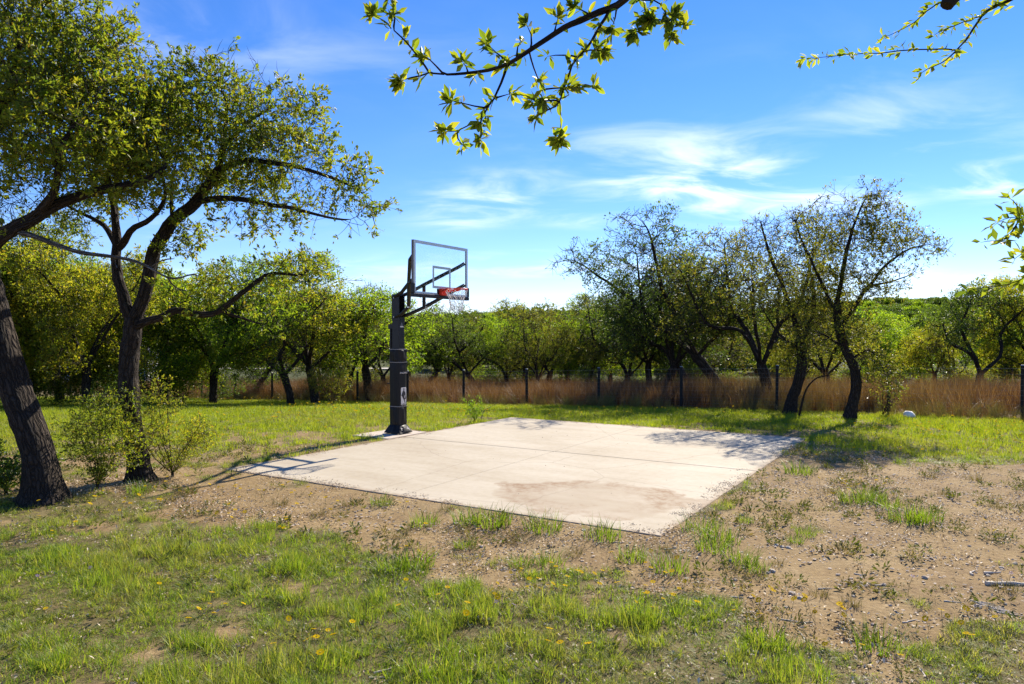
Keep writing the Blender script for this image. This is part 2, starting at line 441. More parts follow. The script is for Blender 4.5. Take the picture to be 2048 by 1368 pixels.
def make_ground():
    m, nt, out = new_mat('soil_and_thatch')
    tc = nd(nt, 'ShaderNodeTexCoord'); o = tc.outputs['Object']
    n1 = nd(nt, 'ShaderNodeTexNoise', {'Vector': o, 'Scale': 1.1, 'Detail': 8.0, 'Roughness': .6})
    n2 = nd(nt, 'ShaderNodeTexNoise', {'Vector': o, 'Scale': 22.0, 'Detail': 6.0, 'Roughness': .7})
    n3 = nd(nt, 'ShaderNodeTexNoise', {'Vector': o, 'Scale': .3, 'Detail': 3.0})
    soil = ramp(nt, n1.outputs[0], [(.3, (.16,.10,.055)), (.5, (.27,.183,.082)), (.7, (.41,.305,.165))])
    soil = mixc(nt, .55, soil, ramp(nt, n2.outputs[0], [(.3, (.12,.075,.043)), (.55, (.285,.197,.09)), (.75, (.48,.375,.22))]))
    v = nd(nt, 'ShaderNodeTexVoronoi', {'Vector': o, 'Scale': 38.0, 'Randomness': 1.0})
    peb = ramp(nt, v.outputs['Distance'], [(.10, (1,1,1)), (.22, (0,0,0))])
    sepc = nd(nt, 'ShaderNodeSeparateColor', {0: v.outputs['Color']})
    gate = nd(nt, 'ShaderNodeMath', {0: sepc.outputs[0], 1: .72}, operation='GREATER_THAN')
    pm = nd(nt, 'ShaderNodeMath', {0: peb, 1: gate.outputs[0]}, operation='MULTIPLY')
    soil = mixc(nt, pm.outputs[0], soil, (.46,.39,.31))
    a = nd(nt, 'ShaderNodeAttribute', attribute_name='cover')
    th = ramp(nt, n2.outputs[0], [(.3, (.06,.05,.022)), (.55, (.13,.10,.05)), (.75, (.26,.20,.12))])
    th = mixc(nt, .3, th, (.075,.10,.02))
    f = nd(nt, 'ShaderNodeMath', {0: a.outputs['Fac'], 1: .7}, operation='MULTIPLY')
    c = mixc(nt, f.outputs[0], soil, th)
    me_ = nd(nt, 'ShaderNodeAttribute', attribute_name='meadow')
    mead = ramp(nt, n1.outputs[0], [(.35, (.13,.085,.045)), (.55, (.20,.135,.075)), (.7, (.15,.14,.05))])
    sy = nd(nt, 'ShaderNodeSeparateXYZ', {0: o})
    fy = nd(nt, 'ShaderNodeMapRange', {'Value': sy.outputs[1], 'From Min': 44.0, 'From Max': 56.0})
    mead = mixc(nt, fy.outputs[0], mead, ramp(nt, n1.outputs[0], [(.35, (.045,.055,.016)), (.65, (.09,.095,.03))]))
    c = mixc(nt, me_.outputs['Fac'], c, mead)
    b = nd(nt, 'ShaderNodeBsdfPrincipled', {'Base Color': c, 'Roughness': .95, 'Specular IOR Level': .15})
    h = nd(nt, 'ShaderNodeMath', {0: n2.outputs[0], 1: pm.outputs[0]}, operation='ADD')
    bp = nd(nt, 'ShaderNodeBump', {'Height': h.outputs[0], 'Strength': .8, 'Distance': .02})
    nt.links.new(bp.outputs[0], b.inputs['Normal'])
    nt.links.new(b.outputs[0], out.inputs[0]); return m
ground = tag(link('ground', gme, make_ground()), kind='structure')

# ------------------------------------------------------------------ the concrete slab: four poured panels
def make_concrete():
    m, nt, out = new_mat('broom_finished_concrete')
    tc = nd(nt, 'ShaderNodeTexCoord')
    g = nd(nt, 'ShaderNodeAttribute', attribute_name='court')
    o = g.outputs['Vector']
    n1 = nd(nt, 'ShaderNodeTexNoise', {'Vector': o, 'Scale': .55, 'Detail': 6.0, 'Roughness': .55, 'Distortion': .6})
    n2 = nd(nt, 'ShaderNodeTexNoise', {'Vector': o, 'Scale': 9.0, 'Detail': 8.0, 'Roughness': .7})
    n3 = nd(nt, 'ShaderNodeTexNoise', {'Vector': o, 'Scale': 150.0, 'Detail': 3.0})
    mp = nd(nt, 'ShaderNodeMapping', {'Vector': o, 'Scale': (.5, 2.6, 1), 'Rotation': (0, 0, R(28))})
    n4 = nd(nt, 'ShaderNodeTexNoise', {'Vector': mp.outputs[0], 'Scale': .9, 'Detail': 5.0})
    c = ramp(nt, n1.outputs[0], [(.32, (.41,.337,.235)), (.52, (.50,.43,.32)), (.68, (.55,.482,.375))])
    c = mixc(nt, .35, c, ramp(nt, n4.outputs[0], [(.35, (.37,.297,.20)), (.6, (.55,.485,.38))]))
    c = mixc(nt, .22, c, ramp(nt, n2.outputs[0], [(.35, (.36,.287,.195)), (.6, (.56,.50,.395))]))
    # mud left where a puddle dried near the front corner: a tide line and a faint film inside it
    sp = nd(nt, 'ShaderNodeSeparateXYZ', {0: o})
    def mth(op, a, b=None):
        n = nt.nodes.new('ShaderNodeMath'); n.operation = op
        for i, v in enumerate((a, b)):
            if v is None: continue
            if isinstance(v, (int, float)): n.inputs[i].default_value = v
            else: nt.links.new(v, n.inputs[i])
        return n.outputs[0]
    nw = nd(nt, 'ShaderNodeTexNoise', {'Vector': o, 'Scale': 1.1, 'Detail': 6.0, 'Roughness': .6})
    du = mth('DIVIDE', mth('SUBTRACT', sp.outputs[0], 2.2), 1.35)
    dv = mth('DIVIDE', mth('SUBTRACT', sp.outputs[1], -2.95), 1.02)
    d = mth('SQRT', mth('ADD', mth('MULTIPLY', du, du), mth('MULTIPLY', dv, dv)))
    d = mth('ADD', d, mth('MULTIPLY', mth('SUBTRACT', nw.outputs[0], .5), 1.3))
    ring = ramp(nt, d, [(.45, (0,0,0)), (.86, (1,1,1)), (.96, (.75,.75,.75)), (1.0, (0,0,0))])
    inner = ramp(nt, d, [(.9, (.35,.35,.35)), (1.0, (0,0,0))])
    patch = ramp(nt, n2.outputs[0], [(.38, (.25,.25,.25)), (.62, (1,1,1))])
    k = mth('MULTIPLY', mth('ADD', mth('MULTIPLY', ring, .75), inner), mth('MULTIPLY', patch, 1.1))
    nb = nd(nt, 'ShaderNodeTexNoise', {'Vector': o, 'Scale': .9, 'Detail': 3.0})
    k = mth('MULTIPLY', k, ramp(nt, nb.outputs[0], [(.36, (.15,.15,.15)), (.58, (1,1,1))]))
    c = mixc(nt, k, c, (.27,.165,.085))
    eu = mth('SUBTRACT', SA/2, mth('ABSOLUTE', sp.outputs[0])); ev = mth('SUBTRACT', SB/2, mth('ABSOLUTE', sp.outputs[1]))
    rim_ = mth('ADD', mth('MINIMUM', eu, ev), mth('MULTIPLY', mth('SUBTRACT', n2.outputs[0], .5), .35))
    c = mixc(nt, ramp(nt, rim_, [(.0, (.75,.75,.75)), (.11, (0,0,0))]), c, (.30,.205,.125))
    vc = nd(nt, 'ShaderNodeTexVoronoi', {'Vector': mixc(nt, .25, o, nw.outputs['Color'], 'ADD'), 'Scale': .33}, feature='DISTANCE_TO_EDGE')
    crk = ramp(nt, vc.outputs['Distance'], [(.0, (1,1,1)), (.004, (0,0,0))])
    c = mixc(nt, mth('MULTIPLY', crk, mth('MULTIPLY', n1.outputs[0], .9)), c, (.20,.15,.105))
    c = mixc(nt, 1.0, c, (.92,.92,.91), 'MULTIPLY')
    b = nd(nt, 'ShaderNodeBsdfPrincipled', {'Base Color': c, 'Roughness': .82, 'Specular IOR Level': .3})
    h = mth('ADD', n3.outputs[0], mth('MULTIPLY', n2.outputs[0], 1.5))
    bp = nd(nt, 'ShaderNodeBump', {'Height': h, 'Strength': .25, 'Distance': .004})
    nt.links.new(bp.outputs[0], b.inputs['Normal'])
    nt.links.new(b.outputs[0], out.inputs[0]); return m
M['concrete'] = make_concrete()
SROT = math.atan2(D2[1], D2[0])
court = empty('concrete_court', (SC[0], SC[1], 0), SROT)
tag(court, kind='structure')
J = .006                               # half a joint
for su in (-1, 1):
    for sv in (-1, 1):
        mb = MB()
        u0, u1 = sorted((su*J, su*SA/2)); v0, v1 = sorted((sv*J, sv*SB/2))
        b = .008
        V = [(u0,v0,-.12),(u1,v0,-.12),(u1,v1,-.12),(u0,v1,-.12),(u0,v0,-b),(u1,v0,-b),(u1,v1,-b),(u0,v1,-b),
             (u0+b,v0+b,0),(u1-b,v0+b,0),(u1-b,v1-b,0),(u0+b,v1-b,0)]
        mb.add(V, [(0,3,2,1),(0,1,5,4),(1,2,6,5),(2,3,7,6),(3,0,4,7),(4,5,9,8),(5,6,10,9),(6,7,11,10),(7,4,8,11),(8,9,10,11)])
        o = mb.build('slab_panel', M['concrete'], court)
        at = o.data.attributes.new('court', 'FLOAT_VECTOR', 'POINT')
        at.data.foreach_set('vector', np.array(V, dtype=np.float32).ravel())
# joint filler, a little below the top
jf = MB().box((0,0,-.06),(SA-.03,J*2+.004,.085)).box((0,0,-.061),(J*2+.004,SB-.03,.085)).build('joint_filler', plain('joint_filler', (.16,.13,.10), .9), court)

# ------------------------------------------------------------------ basketball goal
# local axes: x towards the court, y along the slab edge, z up
goal = empty('basketball_hoop', (-2.45, 15.47, 0), SROT)
tag(goal, 'tall black basketball hoop with clear backboard, red rim and padded pole', 'basketball hoop')
foot = MB().box((-.12, -.12, -.06), (1.0, 1.25, .115)).build('concrete_footing', plain('footing_concrete', (.50,.42,.34), .9, 0, .4, 40, .25), None, bevel=.01, loc=(-2.45, 15.47, 0), rot=(0, 0, SROT))
tag(foot, 'low concrete footing block under the basketball pole, beside the slab', 'footing')
BM = M['black_metal']
MB().box((0, 0, 1.22), (.19, .19, 2.44)).build('pole', BM, goal, bevel=.012)
# fork at the head: two cheek plates and a back plate, open towards the board
head = MB()
head.box((.0, -.088, 2.70), (.20, .014, .56)).box((.0, .088, 2.70), (.20, .014, .56)).box((-.093, 0, 2.70), (.014, .16, .56))
head.box((.06, 0, 2.47), (.07, .16, .06))
hd = head.build('pole_head', BM, goal)
for z in (2.91, 2.50):
    for s in (-1, 1):
        MB().tube([(-.04, s*.094, z), (-.04, s*.106, z)], .013, 8).build('bolt', M['bolt'], hd)
# pad: four faces with soft vertical folds
def pad_mesh(z0, z1, a0, a1, amp, seed, nz=22, ns=14):
    V = []; r = random.Random(seed)
    ph = [r.uniform(0, 6.28) for _ in range(8)]
    for i in range(nz+1):
        t = i/nz; z = z0+(z1-z0)*t; a = a0+(a1-a0)*t
        tie = min(1, 4*t*(1-t)*2.2)          # pulled tight at both ends
        for f in range(4):
            for j in range(ns):
                s = -1+2*j/ns
                off = amp*tie*(math.sin(s*7+ph[f]+t*1.2)*.5 + math.sin(s*13+ph[f+4]-t*2.0)*.4 + math.sin(s*3+t*3))
                off += .010*tie*(1-s*s)
                rr = a+off*(1-abs(s)**6)
                c = .93
                p = (rr if abs(s) < 1 else rr*c, s*a)
                x, y = [(p[0], p[1]), (-p[1], p[0]), (-p[0], -p[1]), (p[1], -p[0])][f]
                V.append((x, y, z))
    k = 4*ns
    q = [(i*k+j, i*k+(j+1) % k, (i+1)*k+(j+1) % k, (i+1)*k+j) for i in range(nz) for j in range(k)]
    return V, q
pad = None
for (z0, z1, amp, sd) in ((.19,.575,.010,1), (.59,1.52,.0035,5), (1.535,1.80,.010,3)):
    V, q = pad_mesh(z0, z1, .130, .134, amp, sd)
    o = link('pole_pad', mesh('pole_pad', V, q, smooth=True), M['vinyl'], goal)
    if sd == 5: pad = o
strapm = plain('strap', (.20,.19,.19), .4)
for z in (.582, 1.527, 1.803):
    MB().box((0, 0, z), (.274, .274, .016)).build('strap', strapm, goal, bevel=.003)
V, q = pad_mesh(.02, .185, .225, .137, .008, 9, 8)
skirt = link('base_skirt', mesh('base_skirt', V, q, smooth=True), M['vinyl'], goal)
# printed mark on the pad: pale panel, dark player with a ball
def flat(name, pts, x, mat, parent, dz=0, thick=.002):
    n = len(pts)
    V = [(x, a, b+dz) for a, b in pts] + [(x+thick, a, b+dz) for a, b in pts]
    me = bpy.data.meshes.new(name)
    me.from_pydata(V, [], [list(range(n))[::-1], list(range(n, 2*n))] + [[i, (i+1) % n, n+(i+1) % n, n+i] for i in range(n)])
    return link(name, me, mat, parent)
W2, H2 = .085, .19
rect = []
for (sx, sy, a0) in ((1,1,0),(-1,1,90),(-1,-1,180),(1,-1,270)):
    for k in range(4):
        a = R(a0+30*k); rect.append((sx*(W2-.025)+.025*math.cos(a), sy*(H2-.025)+.025*math.sin(a)))
lg = flat('printed_logo', rect, .1475, M['print_white'], pad, .80)
fig = [(.004,.178),(.020,.172),(.026,.150),(.018,.125),(.030,.105),(.052,.080),(.060,.040),(.064,-.010),(.074,-.030),(.062,-.048),(.050,-.030),(.044,.010),(.034,.035),(.024,.0),(.026,-.045),(.040,-.095),(.056,-.150),(.040,-.158),(.020,-.105),(-.010,-.060),(-.040,-.020),(-.052,.020),(-.064,.035),(-.078,.030),(-.070,.012),(-.056,.060),(-.036,.100),(-.010,.118),(-.004,.140),(-.008,.160)]
flat('player_figure', fig, .1500, M['print_dark'], lg, .80)
ball = [(.052+.019*math.cos(a), -.052+.019*math.sin(a)) for a in np.linspace(0, 2*np.pi, 12, endpoint=False)]
flat('ball_figure', ball, .1503, plain('print_brown', (.09,.03,.02), .6), lg, .80)
def text(name, s, size, x, z, mat, parent, tilt=0, ext=.001, sx=1):
    c = bpy.data.curves.new(name, 'FONT'); c.body = s; c.size = size; c.align_x = 'CENTER'; c.align_y = 'CENTER'; c.extrude = ext
    t = bpy.data.objects.new('tmp', c); COL.objects.link(t)
    dg = bpy.context.evaluated_depsgraph_get()
    me = bpy.data.meshes.new_from_object(t.evaluated_get(dg)); bpy.data.objects.remove(t)
    o = link(name, me, mat, parent, (x, 0, z), (R(90)-tilt, 0, R(90)), (sx, 1, 1))
    return o
text('lettering', 'NBA', .05, .1505, .628, M['print_dark'], lg, sx=1.4)
text('lettering', 'SPALDING', .052, .1490, 1.30, M['print_white'], pad)
text('lettering', 'NBA', .10, .1905, .105, M['print_white'], skirt, tilt=R(28), sx=1.3)
dec = flat('decal', [(-.06,-.055),(.06,-.055),(.0,.06)], .0955, plain('decal_grey', (.12,.12,.13), .5), goal, 2.33)
flat('decal_bar', [(-.055,-.052),(.055,-.052),(.045,-.03),(-.045,-.026)], .0985, M['print_white'], dec, 2.33, .001)
# height adjuster behind the pole
adj = MB().box((-.165, 0, 2.30), (.16, .10, .10)).tube([(-.205, 0, 2.28), (-.205, 0, 1.02)], .032, 10).build('height_adjuster', BM, goal)
MB().tube([(-.205, 0, 1.62), (-.205, 0, 1.58)], .040, 10).build('collar', BM, adj)
MB().tube([(-.205, 0, 1.06), (-.29, -.02, 1.06), (-.30, -.02, 1.045)], .012, 6).build('crank_handle', BM, adj)
# lifting arms: bent square tubes, two above, two below, with upright links
for s in (-1, 1):
    MB().tube([(-.04, s*.075, 2.93), (.20, s*.12, 3.02), (.50, s*.25, 3.19), (1.02, s*.83, 3.60), (1.13, s*.875, 3.67)], .040, 8).build('upper_arm', BM, goal, smooth=True)
    MB().tube([(-.02, s*.075, 2.50), (.20, s*.12, 2.56), (.50, s*.25, 2.70), (1.02, s*.83, 3.14), (1.13, s*.875, 3.20)], .040, 8).build('lower_arm', BM, goal, smooth=True)
    MB().tube([(.50, s*.255, 3.20), (.50, s*.255, 2.68)], .036, 8).build('link_bar', BM, goal)
    MB().tube([(.53, s*.25, 2.71), (.53, s*.31, 2.71)], .035, 10).build('bolt', M['bolt'], goal)
# backboard
XB = 1.165; BW, B0, B1 = .915, 2.91, 3.985
bb = MB().box((XB, 0, (B0+B1)/2), (.012, 2*BW-.05, B1-B0-.05)).build('backboard', M['glass'], goal)
def ring4(mb, x, d, w0, w1, z0, z1, t):
    mb.box((x, 0, z1-t/2), (d, 2*w1, t)).box((x, 0, z0+t/2), (d, 2*w1, t))
    mb.box((x, -w1+t/2, (z0+z1)/2), (d, t, z1-z0-2*t)).box((x, w1-t/2, (z0+z1)/2), (d, t, z1-z0-2*t))
    return mb
ring4(MB(), XB-.012, .052, 0, BW, B0, B1, .022).build('frame', M['frame_side'], bb)
ring4(MB(), XB+.0155, .004, 0, BW-.004, B0+.003, B1-.003, .060).build('border_line', M['alu'], bb)
mb = MB(); x = XB+.0085
ring4(mb, x, .003, 0, .305, 3.065, 3.065+.457, .050).build('target_square', M['white_line'], bb)
padb = MB().box((XB, 0, B0-.012), (.085, 2*BW+.05, .075)).box((XB, -BW-.005, B0+.125), (.085, .045, .20)).box((XB, BW+.005, B0+.125), (.085, .045, .20))
padb.build('edge_pad', M['rubber_pad'], bb, bevel=.012)
# rim
RX, RZ, RR = XB+.381, 3.05, .2286
th = np.linspace(0, 2*np.pi, 40, endpoint=False)
rim = MB().tube(np.stack([RX+RR*np.cos(th), RR*np.sin(th), np.full(40, RZ)], -1), .010, 8, True).build('rim', M['rim_red'], goal, smooth=True)
br = MB().box((XB+.055, 0, RZ-.055), (.075, .20, .135)).box((XB+.11, 0, RZ-.012), (.10, .16, .022))
for s in (-1, 1):
    br.tube([(XB+.05, s*.085, RZ-.06), (RX-.06, s*.219, RZ-.008)], .009, 6)
br.add([(XB+.09,-.10,RZ-.005),(XB+.09,.10,RZ-.005),(RX-.08,.21,RZ-.004),(RX-.08,-.21,RZ-.004),(XB+.09,-.10,RZ-.055),(XB+.09,.10,RZ-.055),(RX-.08,.21,RZ-.03),(RX-.08,-.21,RZ-.03)],
       [(0,1,5,4),(1,2,6,5),(3,0,4,7)])
br.build('rim_bracket', M['rim_red'], rim)
MB().box((XB+.012, 0, RZ-.05), (.012, .32, .12)).build('mounting_plate', BM, rim)
for k in range(12):
    hk = MB()
    a = k/12*2*np.pi; c, s_ = math.cos(a), math.sin(a)
    hk.tube([(RX+(RR-.004)*c, (RR-.004)*s_, RZ-.004), (RX+(RR-.012)*c, (RR-.012)*s_, RZ-.03), (RX+(RR+.006)*c, (RR+.006)*s_, RZ-.024)], .0035, 4)
    hk.build('net_hook', M['rim_red'], rim)
net = MB()
lv = [(0, .222, -.03), (1, .195, -.11), (2, .165, -.19), (3, .142, -.27), (4, .125, -.35), (5, .122, -.44)]
for k in range(12):
    for d in (-1, 1):
        pts = []
        for i, r_, dz in lv:
            a = (k + d*.5*(i % 2 if i < 5 else 1) + (0))/12*2*np.pi
            w = 1+.05*math.sin(k*2.1+i)
            pts.append((RX+r_*w*math.cos(a)+.012*i/5, r_*w*math.sin(a), RZ+dz+.012*math.sin(k*1.7+i)))
        net.tube(pts, .0048, 4)
net.build('net', M['net_white'], rim)

# ------------------------------------------------------------------ wire fence on black posts
fence = empty('wire_fence', (10.7, 20.2, 0))
tag(fence, 'wire mesh fence on black metal posts in front of the tall brown grass', 'fence')
def fpos(k):
    x = 10.6-2.51*k; y = 20.2+1.743*k
    return np.array([x, y, float(land(x, y, False))-.03])
FH = 1.40
OFF = np.array([10.7, 20.2, 0])
pm_ = None
for k in range(-3, 17):
    p = fpos(k)-OFF
    mb = MB().box((0, 0, FH/2-.15), (.075, .075, FH+.3))
    r_ = random.Random(k)
    po = mb.build('post', M['fence_post'], fence, loc=p, rot=(r_.uniform(-.012,.012), r_.uniform(-.012,.012), R(-34.8)), bevel=.006)
    MB().add([(-.042,-.042,FH),(.042,-.042,FH),(.042,.042,FH),(-.042,.042,FH),(-.03,-.03,FH+.022),(.03,-.03,FH+.022),(.03,.03,FH+.022),(-.03,.03,FH+.022)],
             [(0,3,2,1),(4,5,6,7),(0,1,5,4),(1,2,6,5),(2,3,7,6),(3,0,4,7)]).build('post_cap', M['cap_metal'], po)
wm = MB()
hs = [.05,.13,.21,.30,.40,.51,.63,.76,.90,1.04,1.18,1.33]
for k in range(-3, 16):
    a, b = fpos(k)-OFF, fpos(k+1)-OFF
    for h in hs:
        sag = .012*random.Random(k*31+int(h*100)).uniform(-1, 1)
        wm.tube([a+(0,-.04,h), (a+b)/2+(0,-.04,h+sag), b+(0,-.04,h)], .0034 if h > 1.3 else .0021, 3)
    for i in range(20):
        t = (i+.5)/20; c = a*(1-t)+b*t
        wm.tube([c+(0,-.043,.05), c+(0,-.043,1.33)], .0012, 3)
wm.build('wire_mesh', M['wire'], fence)

# ------------------------------------------------------------------ trees
def resample(pts, step):
    pts = np.asarray(pts, float)
    if len(pts) < 2: return pts
    ext = np.vstack([2*pts[0]-pts[1], pts, 2*pts[-1]-pts[-2]])
    out = []
    for i in range(1, len(ext)-2):
        p0, p1, p2, p3 = ext[i-1:i+3]
        n = max(1, int(round(np.linalg.norm(p2-p1)/step)))
        for t in np.arange(n)/n:
            out.append(.5*((2*p1)+(-p0+p2)*t+(2*p0-5*p1+4*p2-p3)*t*t+(-p0+3*p1-3*p2+p3)*t**3))
    out.append(pts[-1]); return np.array(out)
def grow(rg, limbs, attr, step=.15, kill=.24, wob=.22, iters=140):
    pos, par = [], []
    for li, L in enumerate(limbs):
        pts = resample(L, step)
        if li and len(pts) > 2:
            w = rg.normal(0, step*.10, pts.shape); w[0] = 0; pts = pts+w
        if li == 0: prev = -1; start = 0
        else:
            d = np.linalg.norm(np.array(pos)-pts[0], axis=1); prev = int(d.argmin()); start = 1
        for p in pts[start:]:
            pos.append(p); par.append(prev); prev = len(pos)-1
    pos = np.array(pos); par = list(par)
    cap = 14000
    buf = np.zeros((cap, 3)); n = len(pos); buf[:n] = pos
    last = np.zeros((cap, 3)); kids = np.zeros(cap, int)
    for i, p in enumerate(par):
        if p >= 0:
            kids[p] += 1; d = buf[i]-buf[p]; last[p] = d/(np.linalg.norm(d)+1e-9)
    A = np.asarray(attr, float); m = len(A)
    nd_, ni = np.full(m, 1e9), np.zeros(m, int)
    for a in range(0, n, 256):
        d = np.linalg.norm(A[:, None]-buf[None, a:min(n, a+256)], axis=2)
        j = d.argmin(1); v = d[np.arange(m), j]; b = v < nd_
        nd_[b] = v[b]; ni[b] = j[b]+a
    live = nd_ > kill
    for it in range(iters):
        idx = np.nonzero(live)[0]
        if not len(idx) or n > cap-600: break
        near = ni[idx]; d = A[idx]-buf[near]; d /= np.linalg.norm(d, axis=1)[:, None]+1e-9
        u, inv = np.unique(near, return_inverse=True)
        sm = np.zeros((len(u), 3)); np.add.at(sm, inv, d)
        sm /= np.linalg.norm(sm, axis=1)[:, None]+1e-9
        sm += rg.normal(0, wob, sm.shape); sm /= np.linalg.norm(sm, axis=1)[:, None]
        bad = (kids[u] >= 3) | ((kids[u] > 0) & ((sm*last[u]).sum(1) > .985))
        if bad.any():
            stuck = np.isin(near, u[bad]) & (rg.random(len(idx)) < .12)
            live[idx[stuck]] = False
        u, sm = u[~bad], sm[~bad]
        if not len(u): continue
        if len(u) > 500: u, sm = u[:500], sm[:500]
        new = buf[u]+sm*step; k = len(u)
        buf[n:n+k] = new; par += list(u); kids[u] += 1; last[u] = sm
        idx = np.nonzero(live)[0]
        if len(idx):
            dd = np.linalg.norm(A[idx, None]-new[None], axis=2)
            j = dd.argmin(1); v = dd[np.arange(len(idx)), j]; b = v < nd_[idx]
            nd_[idx[b]] = v[b]; ni[idx[b]] = n+j[b]
            live[idx[nd_[idx] < kill]] = False
        n += k
    return buf[:n].copy(), np.array(par)
def radii(par, rb, rt, slim=.3):
    n = len(par); ch = np.zeros(n, int)
    for p in par:
        if p >= 0: ch[p] += 1
    N = max(2, int((ch == 0).sum())); e = max(1.3, math.log(N)/math.log(rb/rt))
    a = np.zeros(n)
    for i in range(n-1, -1, -1):
        if a[i] == 0: a[i] = rt**e
        if par[i] >= 0: a[par[i]] += a[i]
    a = a**(1/e)
    return np.maximum(rt, a*(a/rb)**slim)
def stout(limbs, step, r, bases):     # keep the main limbs heavy, tapering outwards
    i = 0
    for li, (L, b) in enumerate(zip(limbs, bases)):
        m = len(resample(L, step))-(li > 0); e = .8 if li == 0 else .28
        r[i:i+m] = np.maximum(r[i:i+m], np.linspace(b, b*e, m)); i += m
    return r
def twigs(rg, pos, par, r, thr, per, seg, nseg=3, rt=.0025, droop=0.0):   # fine side shoots on the thin wood
    sel = np.nonzero(r < thr)[0]; sel = sel[par[sel] >= 0]
    sel = np.repeat(sel, rg.poisson(per, len(sel)))
    d = pos[sel]-pos[par[sel]]; d /= np.linalg.norm(d, axis=1)[:, None]+1e-9
    d = d*.5+rg.normal(0, .62, d.shape); d[:, 2] += .12-droop; d /= np.linalg.norm(d, axis=1)[:, None]
    P_, Q2, R2 = [pos], [par], [r]; prev = sel; cur = pos[sel]; n = len(pos)
    for k in range(nseg):
        L = seg*rg.uniform(.6, 1.4, len(sel))[:, None]
        d = d+rg.normal(0, .28, d.shape); d /= np.linalg.norm(d, axis=1)[:, None]
        cur = cur+d*L; P_.append(cur); Q2.append(prev); R2.append(np.full(len(sel), rt*(1.25-.25*k)))
        prev = np.arange(n, n+len(sel)); n += len(sel)
    return np.concatenate(P_), np.concatenate(Q2).astype(int), np.concatenate(R2)
def wood_mesh(name, pos, par, r, base=0.0, flare=.55, rmin=0, seed=0):
    n = len(pos); kids = [[] for _ in range(n)]
    for i, p in enumerate(par):
        if p >= 0: kids[p].append(i)
    chains, stack = [], [(None, i) for i in range(n) if par[i] < 0]
    while stack:
        s, i = stack.pop(); c = [] if s is None else [s]
        first = s
        while True:
            c.append(i)
            if not kids[i]: break
            ks = sorted(kids[i], key=lambda k: -r[k])
            for k in ks[1:]: stack.append((i, k))
            i = ks[0]
        chains.append((first is not None, c))
    Vs, Qs, Ts, Bs, off = [], [], [], [], 0
    zb = pos[:, 2].min(); rs = np.random.default_rng(seed)
    for br, c in chains:
        R_ = r[c].copy()
        if br: R_[0] = R_[1]
        if R_.max() < rmin: continue
        pts = pos[c].copy()
        if len(pts) > 3: pts[1:-1] = pts[1:-1]*.5+(pts[:-2]+pts[2:])*.25
        R_[-1] *= .5
        R_ = R_*(1+flare*np.exp(-(pts[:, 2]-zb)/.20)*(R_ > .06))
        rm = R_.max(); k = 14 if rm > .1 else 8 if rm > .035 else 5 if rm > .012 else 3
        m = len(pts); T = np.gradient(pts, axis=0) if m > 2 else np.repeat(pts[1:]-pts[:1], 2, 0)
        T /= np.linalg.norm(T, axis=1)[:, None]+1e-12
        a = np.array([0, 0, 1.0]) if abs(T[0][2]) < .9 else np.array([1.0, 0, 0])
        N = np.cross(T[0], a); N /= np.linalg.norm(N)
        th = np.arange(k)/k*2*np.pi; V = np.empty((m, k, 3)); B_ = np.empty((m, k, 3)); vl = 0
        ph = rs.uniform(0, 6.28, 3)
        for i in range(m):
            N = N-T[i]*(N@T[i]); N /= np.linalg.norm(N)+1e-12
            Bn = np.cross(T[i], N)
            if i: vl += np.linalg.norm(pts[i]-pts[i-1])
            rr = np.full(k, R_[i])
            if rm > .05: rr = rr*(1+.09*np.sin(3*th+ph[0]+vl*1.1)+.06*np.sin(5*th+ph[1]-vl*2.3)+.04*rs.normal(size=k))
            V[i] = pts[i]+rr[:, None]*(np.cos(th)[:, None]*N+np.sin(th)[:, None]*Bn)
            B_[i] = np.stack([R_[i]*np.cos(th), R_[i]*np.sin(th), np.full(k, vl+ph[2])], -1)
        i = np.arange(m-1)[:, None]; j = np.arange(k)[None]
        Qs.append(np.stack([i*k+j, i*k+(j+1) % k, (i+1)*k+(j+1) % k, (i+1)*k+j], -1).reshape(-1, 4)+off)
        Vs.append(V.reshape(-1, 3)); Bs.append(B_.reshape(-1, 3)); off += m*k
    me = mesh(name, np.concatenate(Vs), np.concatenate(Qs), smooth=True)
    at = me.attributes.new('bark', 'FLOAT_VECTOR', 'POINT'); at.data.foreach_set('vector', np.concatenate(Bs).astype(np.float32).ravel())
    return me
def leaves_np(rg, C, D, size, ratio=.42, up=.35, fold=.18):   # leaf bases C pointing roughly along D
    n = len(C)
    d = D+rg.normal(0, .75, (n, 3)); d[:, 2] += up*.4
    d /= np.linalg.norm(d, axis=1)[:, None]+1e-9
    nn = rg.normal(0, .8, (n, 3)); nn[:, 2] += up*2
    s = np.cross(d, nn); s /= np.linalg.norm(s, axis=1)[:, None]+1e-9
    nn = np.cross(s, d)
    L = size*rg.uniform(.5, 1.4, n)[:, None]; w = L*ratio*.5
    a = C; m = C+d*L*.55
    V = np.stack([a, m-s*w+nn*w*fold*2, C+d*L, m+s*w+nn*w*fold*2], 1).reshape(-1, 3)
    b = np.arange(n)[:, None]*4
    T = np.concatenate([b+np.array([[0, 1, 2]]), b+np.array([[0, 2, 3]])], 1).reshape(-1, 3)
    return V, T
def clumps(p, f, seed):               # smooth 3-D variation, about -1..1
    r_ = np.random.default_rng(seed); v = 0
    for k in range(6):
        d = r_.normal(size=3); d /= np.linalg.norm(d); v = v+np.sin(p@d*f*r_.uniform(.7, 1.5)+r_.uniform(0, 6.28))
    return v/2.4
